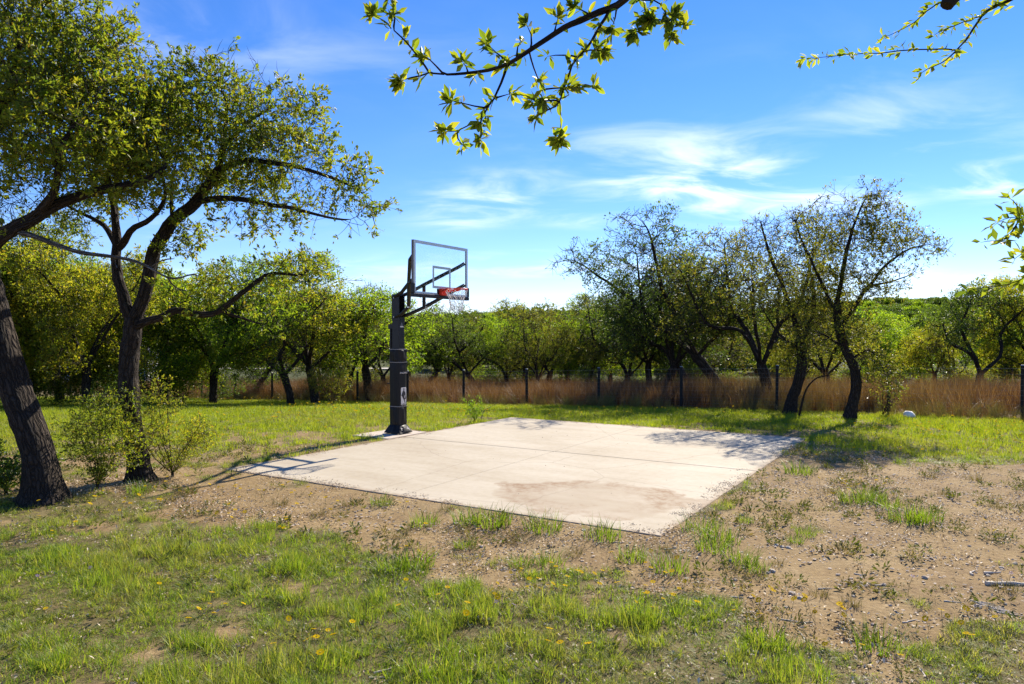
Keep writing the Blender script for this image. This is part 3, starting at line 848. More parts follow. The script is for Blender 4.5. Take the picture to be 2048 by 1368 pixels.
def crown_mesh(name, rg, pos, par, r, size, per_tip, per_mid, thr, spread, gap=.0, freq=3.0, ratio=.42):
    n = len(pos); tip = np.ones(n, bool); tip[par[par >= 0]] = False
    sel = np.nonzero((r < thr) & (np.arange(n) > 0))[0]
    d = pos[sel]-pos[np.maximum(par[sel], 0)]; d /= np.linalg.norm(d, axis=1)[:, None]+1e-9
    fill = sstep(gap-.35, gap+.35, clumps(pos[sel], freq, 5)+.4*clumps(pos[sel], freq*2.7, 6))
    cnt = rg.poisson(np.where(tip[sel], per_tip, per_mid)*fill); rep = np.repeat(np.arange(len(sel)), cnt)
    C = pos[sel][rep]+rg.normal(0, spread, (len(rep), 3)); D = d[rep]
    V, T = leaves_np(rg, C, D, size, ratio)
    return mesh(name, V, None, T)
def lobes(rg, L, mul=1.0):
    out = []
    for c, rad, n in L:
        n = int(n*mul)
        v = rg.normal(size=(n, 3)); v /= np.linalg.norm(v, axis=1)[:, None]
        q = rg.random(n)**.45
        rad = np.array(rad if hasattr(rad, '__len__') else (rad, rad, rad*.8))
        out.append(np.array(c)+v*q[:, None]*rad)
    return np.concatenate(out)
def plant(name, label, cat, base, pos, par, r, wood, leaf, group=None, lf=None, seed=0, flare=.8, wname='trunk', cname='crown'):
    root = empty(name, base); tag(root, label, cat, group)
    b = np.array(base); rg = np.random.default_rng(seed+99)
    link(wname, wood_mesh(wname, pos-b, par, r, flare=flare, seed=seed), wood, root)
    link(cname, crown_mesh(cname, rg, pos-b, par, r, *lf), leaf, root)
    return root
def on_land(px, Z): x = (px-1024)/FPX*Z; return np.array([x, Z, float(land(x, Z))])

# --- the leaning oak by the left edge
rg = np.random.default_rng(3)
base = np.array([*G(85, 1000), -.04])
def Q_(l, dz=0): return np.array([P(a, b, c) for a, b, c in l])
trunkA = np.vstack([[base], Q_([(84,960,9.15),(72,900,9.15),(52,840,9.15),(28,775,9.2),(6,700,9.2),(-14,630,9.25),(-30,560,9.3),(-42,500,9.3)])])
limbsA = [trunkA,
    Q_([(-38,515,9.3),(0,478,9.1),(60,440,9.0),(130,402,9.0),(200,383,9.1),(290,362,9.3),(340,330,9.5)]),
    Q_([(60,440,9.0),(110,380,8.8),(120,300,8.6),(160,230,8.6)]),
    Q_([(-42,500,9.3),(-60,400,9.4),(-30,280,9.5),(20,180,9.6),(40,90,9.6)]),
    Q_([(-60,400,9.4),(-160,300,9.2),(-220,180,9.0)]),
    Q_([(-30,280,9.5),(60,200,9.8),(130,120,10.0)])]
LA = [(P(60,230,9.0),1.15,220),(P(150,150,9.6),1.0,190),(P(-90,230,9.3),1.3,170),(P(140,290,8.7),.85,170),(P(10,80,9.5),1.2,220),(P(-170,60,9.2),1.3,110),
      (P(110,50,9.9),.95,170),(P(220,120,9.9),.6,90),(P(240,230,9.5),.75,130),(P(270,330,9.4),.6,90),(P(60,350,9.0),.6,80),(P(-40,-60,9.4),1.3,160),(P(190,220,9.0),.7,110),(P(30,420,9.0),.4,30)]
pos, par = grow(rg, limbsA, lobes(rg, LA, 1.5), .12, .16)
r = stout(limbsA, .12, radii(par, .18, .0045), (.18, .105, .06, .115, .07, .06))
pos, par, r = twigs(rg, pos, par, r, .012, 2.6, .085, 3)
tA = plant('oak_tree', 'leaning oak with the thickest furrowed trunk, rooted beside the leafy undergrowth', 'tree', base, pos, par, r, M['bark'], M['leaf_a'], lf=(.064, 11, 2.4, .0105, .018, -.65, 3.2), seed=1)
# the grey dead limb
dl = Q_([(-40,470,9.25),(0,458,9.1),(60,470,9.0),(112,489,8.95),(160,505,8.9),(215,512,8.9),(262,520,8.9),(300,535,8.9),(335,556,8.9),(362,556,8.9),(388,545,8.9)])
dpos, dpar = grow(rg, [dl, Q_([(300,535,8.9),(322,520,8.9),(345,515,8.9)]), Q_([(250,518,8.9),(262,500,8.9)]), Q_([(335,556,8.9),(350,575,8.9),(372,582,8.9)])], np.array([P(395,540,8.9), P(400,560,8.9), P(230,535,8.9), P(180,520,8.9)]), .08, .06)
link('dead_limb', wood_mesh('dead_limb', dpos-base, dpar, np.linspace(.042, .010, len(dl)*1)[np.minimum(np.arange(len(dpos))*len(dl)//max(1, len(resample(dl, .08))), len(dl)-1)], flare=0), M['dead_wood'], tA)

# --- the forked oak beside it
rg = np.random.default_rng(5)
base = np.array([*G(283, 955), -.05]); Zb = base[1]
def QB(*l): return np.array([P(a, b, Zb+c) for a, b, c in l])
trunkB = np.vstack([[base], QB((279,930,0),(268,870,0),(259,800,0),(257,730,0),(264,675,0),(266,640,0))])
limbsB = [trunkB,
    QB((266,640,0),(246,585,.0),(234,530,.05),(235,480,.1),(228,420,.2),(216,350,.3),(225,270,.3)),
    QB((235,490,.1),(200,445,.3),(158,425,.5),(120,400,.6)),
    QB((234,500,.1),(262,462,-.1),(300,438,-.3),(330,400,-.4),(320,330,-.4)),
    QB((268,640,0),(288,590,0),(300,530,0),(314,484,0),(350,440,0),(392,402,0),(436,340,.1),(448,275,.2),(455,200,.3)),
    QB((345,447,0),(342,395,.1),(350,330,.3)),
    QB((392,402,0),(460,398,-.2),(540,408,-.3),(620,425,-.3),(690,440,-.3)),
    QB((436,340,.1),(500,320,-.1),(570,330,-.2),(650,350,-.3),(720,380,-.3)),
    QB((448,290,.2),(500,240,.2),(550,210,.3)),
    QB((272,650,0),(318,636,-.2),(352,620,-.3),(398,630,-.4),(440,622,-.5),(488,582,-.6),(545,546,-.6),(605,552,-.6)),
    QB((440,622,-.5),(490,640,-.5),(530,652,-.5))]
LB = [(P(455,170,Zb+.3),.65,100),(P(400,245,Zb),.85,150),(P(330,230,Zb+.2),.75,130),(P(540,225,Zb+.2),.65,110),(P(560,310,Zb-.2),.8,140),(P(630,355,Zb-.3),.6,110),
      (P(690,365,Zb-.3),.45,80),(P(705,425,Zb-.3),.42,70),(P(748,400,Zb-.3),.22,26),(P(470,310,Zb),.75,130),(P(385,340,Zb+.5),.6,90),(P(250,290,Zb+.3),.9,140),
      (P(300,330,Zb-.6),.75,110),(P(190,370,Zb+.6),.6,80),(P(360,480,Zb),.35,22),(P(500,410,Zb-.3),.5,60),(P(590,420,Zb-.3),.4,50),(P(610,265,Zb),.4,50),(P(625,210,Zb),.22,20),
      (P(480,570,Zb-.6),.36,50),(P(555,545,Zb-.6),.4,60),(P(612,540,Zb-.6),.25,30),(P(405,590,Zb-.3),.36,36),(P(530,640,Zb-.5),.28,28),(P(452,105,Zb+.3),.22,24),(P(350,140,Zb+.2),.35,34),(P(150,430,Zb+.5),.4,40),(P(345,600,Zb-.3),.3,20)]
pos, par = grow(rg, limbsB, lobes(rg, LB, 1.5), .12, .16)
r = stout(limbsB, .12, radii(par, .132, .0045), (.132, .088, .045, .055, .092, .032, .05, .048, .036, .062, .026))
pos, par, r = twigs(rg, pos, par, r, .012, 2.4, .085, 3)
plant('oak_tree', 'forked oak with upright dark trunk and a long low limb reaching towards the hoop', 'tree', base, pos, par, r, M['bark'], M['leaf_a'], lf=(.066, 12, 2.2, .0105, .018, -.38, 3.6), seed=2)

# --- two sparse oaks at the fence
rg = np.random.default_rng(8)
base = on_land(1697, 18.6); Zb = 18.6
trunkC = np.vstack([[base-(0,0,.05)], QB((1703,815,0),(1711,775,0),(1708,735,0),(1692,700,0),(1680,660,0),(1674,610,0))])
limbsC = [trunkC, QB((1676,630,0),(1645,570,.2),(1612,500,.3),(1590,440,.3)), QB((1682,655,0),(1735,575,-.2),(1795,510,-.3),(1850,490,-.3)), QB((1674,610,0),(1690,520,.1),(1712,440,.1),(1735,390,.1)),
          QB((1700,720,0),(1738,700,-.2),(1765,730,-.3)), QB((1690,700,0),(1650,670,.3),(1615,660,.5)), QB((1735,575,-.2),(1790,560,-.3),(1830,545,-.4))]
LC = [(P(1745,405,Zb),.6,110),(P(1700,460,Zb),.95,190),(P(1785,475,Zb-.2),.8,140),(P(1640,480,Zb+.2),.75,130),(P(1845,490,Zb-.3),.45,60),(P(1885,498,Zb-.3),.25,20),(P(1705,560,Zb),1.0,190),
      (P(1635,590,Zb+.3),.8,130),(P(1765,565,Zb-.2),.6,60),(P(1620,670,Zb+.4),.55,70),(P(1745,715,Zb-.2),.55,80),(P(1775,760,Zb-.3),.4,50),(P(1650,400,Zb+.2),.35,20),(P(1690,650,Zb-.3),.6,80)]
pos, par = grow(rg, limbsC, lobes(rg, LC, 1.4), .14, .18)
r = stout(limbsC, .14, radii(par, .125, .0055), (.125, .055, .06, .06, .03, .04, .03))
pos, par, r = twigs(rg, pos, par, r, .014, 3.2, .10, 3, .0035)
plant('oak_tree', 'sparse olive oak with curved trunk inside the fence near the slab corner', 'tree', base, pos, par, r, M['bark'], M['leaf_olive'], lf=(.07, 5.4, 1.2, .010, .022, -.8, 2.6), seed=3)
rg = np.random.default_rng(9)
base = on_land(1580, 20.3); Zb = 20.3
trunkD = np.vstack([[base-(0,0,.05)], QB((1583,800,0),(1594,770,0),(1603,730,0),(1601,690,0),(1592,645,0))])
limbsD = [trunkD, QB((1592,650,0),(1568,580,.2),(1540,510,.3),(1520,440,.3)), QB((1600,685,0),(1628,620,-.1),(1622,550,-.1),(1600,470,0)), QB((1601,700,0),(1560,670,.2),(1525,620,.4))]
LD = [(P(1540,470,Zb+.2),.8,130),(P(1600,540,Zb),.9,150),(P(1560,610,Zb+.2),.7,100),(P(1500,500,Zb+.3),.6,70),(P(1630,640,Zb-.1),.6,90),(P(1600,440,Zb),.5,60),(P(1520,610,Zb+.4),.5,50),(P(1590,700,Zb-.2),.5,60)]
pos, par = grow(rg, limbsD, lobes(rg, LD, 1.4), .14, .18)
r = stout(limbsD, .14, radii(par, .14, .006), (.14, .075, .06, .05))
pos, par, r = twigs(rg, pos, par, r, .016, 3.2, .10, 3, .0035)
plant('oak_tree', 'twiggy oak with stout straight trunk just inside the fence, next to the curved one', 'tree', base, pos, par, r, M['bark'], M['leaf_olive'], lf=(.07, 4.8, 1.0, .010, .022, -.7, 2.6), seed=4)

# --- oaks behind: a few grown forms, copied with turn and size
def oak_form(seed, H, spread, lean, dense, forks, att, low=.30, tw=2.4):
    rg = np.random.default_rng(seed); ph = rg.uniform(0, 6.28)
    h0 = H*rg.uniform(.22, .30)
    t = [np.array([0, 0, -.25]), np.array([lean*.15, 0, h0*.5])+rg.normal(0, .06, 3), np.array([lean*.5, rg.normal(0, .1), h0])]
    limbs, L = [np.array(t)], []
    for k in range(forks):
        a = ph+k*6.283/forks+rg.normal(0, .3)
        d = np.array([math.cos(a)*spread*.5+lean*.5, math.sin(a)*spread*.5, 0])
        p0 = t[2]; hh = rg.uniform(.48, .92)*H
        p1 = p0+d*.35+np.array([0, 0, (hh-h0)*.35])+rg.normal(0, .12, 3)
        p2 = p0+d*.72+np.array([0, 0, (hh-h0)*.62])+rg.normal(0, .2, 3)
        p3 = p0+d*1.05+np.array([0, 0, hh-h0])+rg.normal(0, .2, 3)
        limbs.append(np.array([p0, p1, p2, p3]))
        g_ = rg.uniform(.7, 1.25)
        L += [(p3+(0, 0, H*.04), (spread*.30*g_, spread*.30*g_, H*.12*g_), att//forks), (p2+d*.35, (spread*.28, spread*.28, H*.13), att//(forks*2))]
    L.append((np.array([lean*.7, 0, H*.72]), (spread*.36, spread*.36, H*.17), att//3))
    for k in range(int(forks*1.5)):
        a = rg.uniform(0, 6.28)
        L.append((np.array([lean*.5+math.cos(a)*spread*.5, math.sin(a)*spread*.5, H*rg.uniform(low, .6)]), (spread*.22, spread*.22, H*.10), att//8))
    A = lobes(rg, L); A = A[A[:, 2] > H*low*.75]
    pos, par = grow(rg, limbs, A, .20, .26, .26)
    r = radii(par, .045+.018*H, .009, .15)
    pos, par, r = twigs(rg, pos, par, r, .018, tw, .15, 2, .005)
    return pos, par, r, seed
FORMS = {}
for key, (sd, H, sp, ln, dn, fk, at, lw, lf) in {
    'dense': (41, 6.0, 3.6, .2, 1, 4, 620, .18, (.11, 9.0, 3.6, .014, .07, -.85, 2.2)),
    'dense_b': (42, 6.0, 3.9, -.3, 1, 5, 640, .16, (.11, 9.0, 3.6, .014, .07, -.85, 2.2)),
    'open': (43, 6.2, 3.8, -.6, 0, 3, 520, .22, (.105, 7.5, 2.4, .014, .06, -.30, 2.0)),
    'open_b': (44, 6.2, 4.0, .5, 0, 4, 520, .22, (.105, 7.5, 2.4, .014, .06, -.30, 2.0)),
    'open_c': (45, 6.2, 3.6, -1.3, 0, 3, 440, .34, (.105, 7.5, 2.4, .014, .06, -.30, 2.0)),
    'sparse': (46, 6.8, 4.2, -.9, 0, 5, 560, .32, (.09, 4.5, .8, .012, .045, -.25, 2.0)),
    'lean': (47, 6.8, 4.6, -2.2, 0, 4, 620, .30, (.10, 6.0, 1.8, .014, .06, -.15, 2.0))}.items():
    pos, par, r, _ = oak_form(sd, H, sp, ln, dn, fk, at, lw, 3.4 if key == 'sparse' else 2.4)
    rg2 = np.random.default_rng(sd)
    FORMS[key] = (wood_mesh('trunk', pos, par, r, flare=.4, seed=sd), crown_mesh('crown', rg2, pos, par, r, *lf), H)
def far_oak(px, Z, H, form, leaf, rz, label, group=None):
    w, c, H0 = FORMS[form]
    root = empty('oak_tree', on_land(px, Z)-(0, 0, .03), rz); k_ = H/H0; w_ = 1+.14*math.sin(px*.7+Z); root.scale = (k_*w_, k_*w_, k_)
    tag(root, label, 'tree', group)
    a = bpy.data.objects.new('trunk', w); b = bpy.data.objects.new('crown', c)
    for o, m in ((a, M['bark_far']), (b, M[leaf])):
        COL.objects.link(o); o.parent = root
        if not o.data.materials: o.data.materials.append(m)
        o.material_slots[0].link = 'OBJECT'; o.material_slots[0].material = m
    return root
g1, g2, g3, g4 = 'dense oaks behind the two left trunks', 'gnarled oaks standing in the brown grass', 'oaks filling in behind the fence line', 'trees on the right beyond the brown grass'
l1, l2, l3, l4 = 'dense yellow green oak behind the two near left trunks', 'gnarled dark limbed oak standing in tall brown grass behind the fence', 'leafy oak in the second row behind the brown grass', 'yellow green oak beyond the brown grass and the wire fence'
TREES = [
 (60,27,6.0,'dense','leaf_yellow',.3,l1,g1),(175,25.5,5.7,'dense_b','leaf_yellow',1.4,l1,g1),(330,30,6.1,'dense','leaf_a',2.2,l1,g1),(425,30,5.6,'dense_b','leaf_b',4.0,l1,g1),(-70,24,6.3,'dense_b','leaf_a',5.2,l1,g1),(255,34,6.6,'dense','leaf_b',3.3,l1,g1),(120,36,7.2,'dense_b','leaf_b',.8,l1,g1),(-10,34,7.0,'dense','leaf_b',2.7,l1,g1),
 (583,28.5,5.5,'open','leaf_b',1.0,'oak with a straight pale grey trunk on the lawn, left of the bush','tree'),
 (632,29.5,6.3,'open_b','leaf_yellow',2.6,'bushy oak on the lawn with the brushy shrub at its foot',None),
 (506,40,6.3,'lean','leaf_b',3.4,'many stemmed oak behind the fence where the pale road shows through',None),
 (452,39,5.9,'open_c','leaf_b',.5,l3,g3),(735,33.5,6.5,'open_b','leaf_b',4.4,'tall open oak behind the fence just left of the hoop pole',None),(775,40,5.6,'open','leaf_yellow',.7,l3,g3),
 (850,41,5.6,'open_c','leaf_b',3.0,l2,g2),(968,39.5,4.9,'lean','leaf_dark',0.2,'oak leaning far to one side below the hoop net, in brown grass',None),(1013,41,5.2,'open','leaf_b',5.0,l2,g2),(1046,46,5.2,'open_b','leaf_yellow',1.0,l2,g2),(1092,42,5.7,'open_b','leaf_b',.2,l2,g2),
 (1164,40,5.4,'open_c','leaf_b',3.6,l2,g2),(1217,44,6.4,'open','leaf_dark',2.0,l2,g2),(1300,36,6.6,'dense','leaf_dark',1.2,'full dark oak behind the fence, left of the big leaning oak',None),(1385,31,5.7,'open_c','leaf_dark',5.5,l2,g2),
 (1461,27.5,6.9,'lean','leaf_dark',-.25,'big oak with a thick trunk leaning left over the brown grass',None),(1545,24.6,6.6,'sparse','leaf_olive',.1,'nearly bare many limbed oak just behind the fence',None),(1330,29,6.9,'sparse','leaf_dark',2.0,'bare topped oak rising above the darker crowns behind the fence',None),
 (1662,33,5.3,'open_b','leaf_olive',2.2,l2,g2),(1872,40,4.9,'dense','leaf_yellow',.9,l4,g4),(1956,29,5.6,'open','leaf_dark',4.1,'dark green oak with a slender forked trunk in the brown grass',None),(2065,30,5.6,'dense_b','leaf_yellow',2.9,l4,g4),(1785,47,4.9,'dense_b','leaf_b',3.9,l4,g4),(1835,56,5.2,'dense','leaf_yellow',5.1,l4,g4),(2010,44,5.0,'dense_b','leaf_b',.4,l4,g4),(1720,44,5.2,'dense','leaf_b',1.9,l4,g4),
]
for i, px in enumerate((690,560,380,900,955,1130,1255,1345,1425,1520,1610,640,820,1075,1190)):
    TREES.append((px, 49+6*((i*7) % 5)/2, 4.4+.45*((i*3) % 5), ('dense', 'open_b', 'dense_b', 'open')[i % 4], ('leaf_b', 'leaf_yellow', 'leaf_dark')[i % 3], i*1.3, l3, g3))
for px, Z, H, rz in ((905,43,5.4,.6),(1065,38,5.0,2.4),(1135,44,5.8,4.4),(1250,38,5.6,1.5),(690,36,5.8,3.7),(1420,38,6.0,5.6)):
    TREES.append((px, Z, H, 'sparse', 'leaf_olive', rz, l2, g2))
LOOK = {'dense': 'full crowned', 'dense_b': 'broad', 'open': 'open limbed', 'open_b': 'spreading', 'open_c': 'crooked', 'sparse': 'half bare', 'lean': 'leaning'}
HUE = {'leaf_yellow': 'yellowish', 'leaf_b': 'fresh green', 'leaf_a': 'olive green', 'leaf_dark': 'dark green', 'leaf_olive': 'olive'}
WHERE = {l1: 'behind the two near left trunks', l2: 'standing in the tall brown grass', l3: 'in the second row beyond the brown grass', l4: 'beyond the brown grass near the hillside'}
for t in TREES:
    lab, gr = t[6], None
    if lab in WHERE:
        lab = '%s %s oak %s' % (LOOK[t[3]], HUE[t[4]], WHERE[t[6]]); gr = lab.replace(' oak ', ' oaks ')
    far_oak(*t[:6], lab, gr)

# ------------------------------------------------------------------ scattering of uncountable cover
def source_collection(name, meshes):
    c = bpy.data.collections.new(name)
    for i, me in enumerate(meshes):
        c.objects.link(bpy.data.objects.new('%s_%02d' % (name, i), me))
    return c
def scatter(name, pts, rot, scl, idx, tint, coll, label, cat):
    me = bpy.data.meshes.new(name); n = len(pts)
    me.vertices.add(n); me.vertices.foreach_set('co', np.asarray(pts, np.float32).ravel())
    for nm, ty, key, val in (('rot', 'FLOAT_VECTOR', 'vector', rot), ('scl', 'FLOAT_VECTOR', 'vector', scl), ('idx', 'INT', 'value', idx), ('tint', 'FLOAT', 'value', tint)):
        a = me.attributes.new(nm, ty, 'POINT'); a.data.foreach_set(key, np.asarray(val, np.int32 if ty == 'INT' else np.float32).ravel())
    o = link(name, me); tag(o, label, cat, kind='stuff')
    ng = bpy.data.node_groups.new(name, 'GeometryNodeTree')
    ng.interface.new_socket('Geometry', in_out='INPUT', socket_type='NodeSocketGeometry')
    ng.interface.new_socket('Geometry', in_out='OUTPUT', socket_type='NodeSocketGeometry')
    N = ng.nodes; L = ng.links
    gi, go = N.new('NodeGroupInput'), N.new('NodeGroupOutput')
    ip = N.new('GeometryNodeInstanceOnPoints'); ci = N.new('GeometryNodeCollectionInfo')
    ci.inputs['Collection'].default_value = coll
    ci.inputs['Separate Children'].default_value = True
    ci.inputs['Reset Children'].default_value = True
    def na(nm, t):
        x = N.new('GeometryNodeInputNamedAttribute'); x.data_type = t; x.inputs['Name'].default_value = nm; return x.outputs['Attribute']
    er = N.new('FunctionNodeEulerToRotation'); L.new(na('rot', 'FLOAT_VECTOR'), er.inputs[0])
    L.new(gi.outputs[0], ip.inputs['Points']); L.new(ci.outputs[0], ip.inputs['Instance'])
    ip.inputs['Pick Instance'].default_value = True
    L.new(na('idx', 'INT'), ip.inputs['Instance Index']); L.new(er.outputs[0], ip.inputs['Rotation']); L.new(na('scl', 'FLOAT_VECTOR'), ip.inputs['Scale'])
    L.new(ip.outputs[0], go.inputs[0])
    o.modifiers.new('scatter', 'NODES').node_group = ng
    return o
def blades(rg, n, rad, L0, L1, w, lean, segs=3, upright=0.0):
    a = rg.uniform(0, 6.283, n); q = rad*np.sqrt(rg.random(n))
    b = np.stack([q*np.cos(a), q*np.sin(a), np.full(n, -.01)], -1)
    a2 = a+rg.normal(0, .9, n); hd_ = np.stack([np.cos(a2), np.sin(a2), np.zeros(n)], -1)
    L = rg.uniform(L0, L1, n); ln = np.abs(rg.normal(lean, lean*.5, n))
    sd_ = np.stack([-np.sin(a2+rg.normal(0, .8, n)), np.cos(a2), np.zeros(n)], -1)
    Vs = []; wv = w*rg.uniform(.7, 1.3, n)
    for k in range(segs+1):
        t = k/segs
        c = b+hd_*(ln*L*t**1.7)[:, None]+np.array([0, 0, 1.0])*(L*(t-.32*np.minimum(ln, 1.4)*t*t))[:, None]
        ww = (wv*(1-t)**.75*.5)[:, None]
        Vs += [c-sd_*ww, c+sd_*ww] if k < segs else [c]
    m = 2*segs+1; V = np.stack(Vs, 1).reshape(-1, 3); o = np.arange(n)[:, None, None]*m
    Qd = np.array([[2*k, 2*k+1, 2*k+3, 2*k+2] for k in range(segs-1)])[None]+o
    Tr = np.array([[2*segs-2, 2*segs-1, 2*segs]])[None]+o
    return V, Qd.reshape(-1, 4), Tr.reshape(-1, 3)
def tuft_mesh(name, mat, *a, **k):
    V, q, t = blades(*a, **k); me = mesh(name, V, q, t); me.materials.append(mat); return me
rg = np.random.default_rng(77)
near_src = source_collection('grass_source', [tuft_mesh('tuft', M['grass'], rg, 26, .055, .05, .13, .0042, .55) for _ in range(5)] + [tuft_mesh('tuft', M['grass'], rg, 30, .04, .03, .08, .004, .9) for _ in range(3)])
lawn_src = source_collection('lawn_source', [tuft_mesh('tuft', M['lawn'], rg, 34, .12, .04, .10, .007, .5, segs=2) for _ in range(5)])
tall_src = source_collection('bluestem_source', [tuft_mesh('clump', M['tall_grass'], rg, 60, .13, .55, 1.05, .008, .30) for _ in range(4)] + [tuft_mesh('clump', M['tall_grass'], rg, 40, .16, .35, .8, .008, .55) for _ in range(2)])
def weed_mesh(rg, n, rad, size):
    a = rg.uniform(0, 6.283, n); q = rad*np.sqrt(rg.random(n))
    C = np.stack([q*np.cos(a), q*np.sin(a), rg.uniform(.0, .05, n)], -1)
    D = np.stack([np.cos(a), np.sin(a), rg.uniform(.1, 1.1, n)], -1)*1.6
    V, T = leaves_np(rg, C, D, size, .34, .5); me = mesh('weed', V, None, T); me.materials.append(M['weed']); return me
weed_src = source_collection('weed_source', [weed_mesh(rg, 40, .07, .03) for _ in range(3)] + [weed_mesh(rg, 22, .05, .045) for _ in range(2)])
def litter_mesh(rg):
    n = 12; C = np.stack([rg.normal(0, .07, n), rg.normal(0, .07, n), rg.uniform(.002, .012, n)], -1)
    D = rg.normal(0, 1, (n, 3)); D[:, 2] = rg.normal(0, .15, n)
    V, T = leaves_np(rg, C, D*2, .026, .5, .5); V[:, 2] = np.maximum(V[:, 2], .001); me = mesh('dead_leaves', V, None, T); me.materials.append(M['litter']); return me
litter_src = source_collection('litter_source', [litter_mesh(rg) for _ in range(4)])
def rock_np(rg, sx, sy, sz, sub=1):
    import bmesh
    bm = bmesh.new(); bmesh.ops.create_icosphere(bm, subdivisions=sub, radius=1)
    V = np.array([v.co[:] for v in bm.verts]); F = np.array([[v.index for v in f.verts] for f in bm.faces]); bm.free()
    V = V*(1+rg.normal(0, .13, (len(V), 1))); V[:, 2] = np.maximum(V[:, 2], -.45)
    return V*np.array([sx, sy, sz]), F
def pebbles_mesh(rg):
    Vs, Fs, o = [], [], 0
    for k in range(9):
        s = rg.uniform(.004, .012); V, F = rock_np(rg, s*1.4, s*1.1, s*.42)
        Vs.append(V+np.array([rg.normal(0, .08), rg.normal(0, .08), s*.2])); Fs.append(F+o); o += len(V)
    me = mesh('pebbles', np.concatenate(Vs), None, np.concatenate(Fs)); me.materials.append(M['pebble']); return me
pebble_src = source_collection('pebble_source', [pebbles_mesh(rg) for _ in range(4)])

def field(rg, x0, x1, y0, y1, dens, keep):
    n = int((x1-x0)*(y1-y0)*dens); x = rg.uniform(x0, x1, n); y = rg.uniform(y0, y1, n)
    ok = (np.abs(x) < .80*y+2.5) & (slab_dist(x, y) > .04) & (np.hypot(x+2.45, y-15.47) > .62)
    x, y = x[ok], y[ok]; ok = rg.random(len(x)) < keep(x, y)
    return x[ok], y[ok]
def place(name, x, y, smin, smax, nsrc, coll, label, cat, tint, tilt=.15, zs=None, dz=0, pick=None):
    n = len(x); s = rg.uniform(smin, smax, n); s3 = np.stack([s, s, s*(1 if zs is None else zs)], -1)
    rot = np.stack([rg.normal(0, tilt, n), rg.normal(0, tilt, n), rg.uniform(0, 6.283, n)], -1)
    return scatter(name, np.stack([x, y, land(x, y)+dz], -1), rot, s3, rg.integers(0, nsrc, n) if pick is None else pick, tint, coll, label, cat)
# foreground grass, thicker where the cover is closed
X1, Y1 = field(rg, -7, 7, 2.6, 7.2, 400, lambda x, y: cover(x, y)*(.58+.42*sstep(.34, .60, fbm(x*3.4, y*3.4, 55, 3))))
X2, Y2 = field(rg, -13, 13, 7.2, 12.5, 170, lambda x, y: cover(x, y)*(.58+.42*sstep(.34, .60, fbm(x*3.4, y*3.4, 55, 3))))
xx, yy = np.concatenate([X1, X2]), np.concatenate([Y1, Y2])
dry = np.clip((fbm(xx*1.3, yy*1.3, 61, 3)-.42)*2.6, 0, 1)*.7*rg.random(len(xx))+(1-cover(xx, yy))*.3+.08*rg.random(len(xx))
lush = (.45+.55*sstep(.35, .7, fbm(xx*1.1+3, yy*1.1, 71, 3)))*(.55+.75*sstep(.36, .66, fbm(xx*3.4, yy*3.4, 55, 3)))*rg.uniform(.8, 1.25, len(xx))
place('foreground_grass', xx, yy, .75, 1.3, 8, near_src, 'patchy green grass of the foreground around the bare soil', 'grass', dry, .2, lush)
# lawn up to the fence
xx, yy = field(rg, -34, 26, 12.5, 42, 60, lambda x, y: np.where(fence_side(x, y) < .4, .25+.75*cover(x, y), 0)*np.clip(34/y, .45, 1))
dry = np.clip((fbm(xx*.5, yy*.5, 63, 3)-.5)*2.0, 0, 1)*.8*rg.random(len(xx))+.7*sstep(-1.3, .3, fence_side(xx, yy))*rg.random(len(xx))
place('lawn_grass', xx, yy, .8, 1.5, 5, lawn_src, 'short green lawn grass between the slab and the fence', 'grass', dry, .15, .7+.7*fbm(xx*.7, yy*.7, 73, 3))
# tall brown grass behind the fence
xx, yy = field(rg, -34, 40, 17, 56, 13, lambda x, y: sstep(-.1, .9, fence_side(x, y))*(1-sstep(13, 24, fence_side(x, y)))*sstep(.30, .48, fbm(x*.35, y*.35, 81, 3)+.08)*(1-.75*sstep(-13, -17, x)))
green = np.clip((fbm(xx*.25+4, yy*.25, 83, 2)-.45)*2.5, 0, 1)*rg.random(len(xx))
hz = .55+.85*fbm(xx*.45+8, yy*.45, 85, 3)+.25*(fbm(xx*1.7, yy*1.7, 86, 2)-.5)
place('tall_brown_grass', xx, yy, .95, 1.45, 6, tall_src, 'tall reddish brown bunch grass growing beyond the wire fence', 'grass', green, .16, hz)
xx, yy = field(rg, -30, 24, 15, 42, 22, lambda x, y: np.exp(-((fence_side(x, y)+.15)/.55)**2)*sstep(.30, .55, fbm(x*.9, y*.9, 87, 3)))
place('fence_line_grass', xx, yy, .35, .75, 6, tall_src, 'rough half dry grass along the foot of the wire fence', 'grass', .35+.65*rg.random(len(xx)), .2)
# weeds, dead leaves and pebbles on the bare soil
bare = lambda x, y: 1-cover(x, y)
xx, yy = field(rg, -13, 13, 2.8, 14, 26, lambda x, y: (.25+.75*bare(x, y))*sstep(.40, .62, fbm(x*1.6, y*1.6, 91, 3)))
place('low_weeds', xx, yy, .5, 1.4, 5, weed_src, 'small low weeds dotted over the bare soil', 'weeds', rg.random(len(xx))**2*.8, .1)
xx, yy = field(rg, -13, 13, 2.8, 14, 90, lambda x, y: (.45+.55*bare(x, y))*(.12+.88*sstep(.42, .66, fbm(x*1.2+9, y*1.2, 93, 3))))
place('leaf_litter', xx, yy, .6, 1.4, 4, litter_src, 'scattered dry leaf litter on the bare soil', 'leaf litter', rg.random(len(xx)), .05, dz=.002)
xx, yy = field(rg, -11, 12, 2.8, 13, 13, lambda x, y: bare(x, y)*sstep(.35, .6, fbm(x*.8+2, y*.8, 95, 3)+.14*sstep(1.5, 3, x)))
place('gravel', xx, yy, .6, 1.7, 4, pebble_src, 'loose small gravel strewn over the bare soil', 'gravel', rg.random(len(xx)), .05)

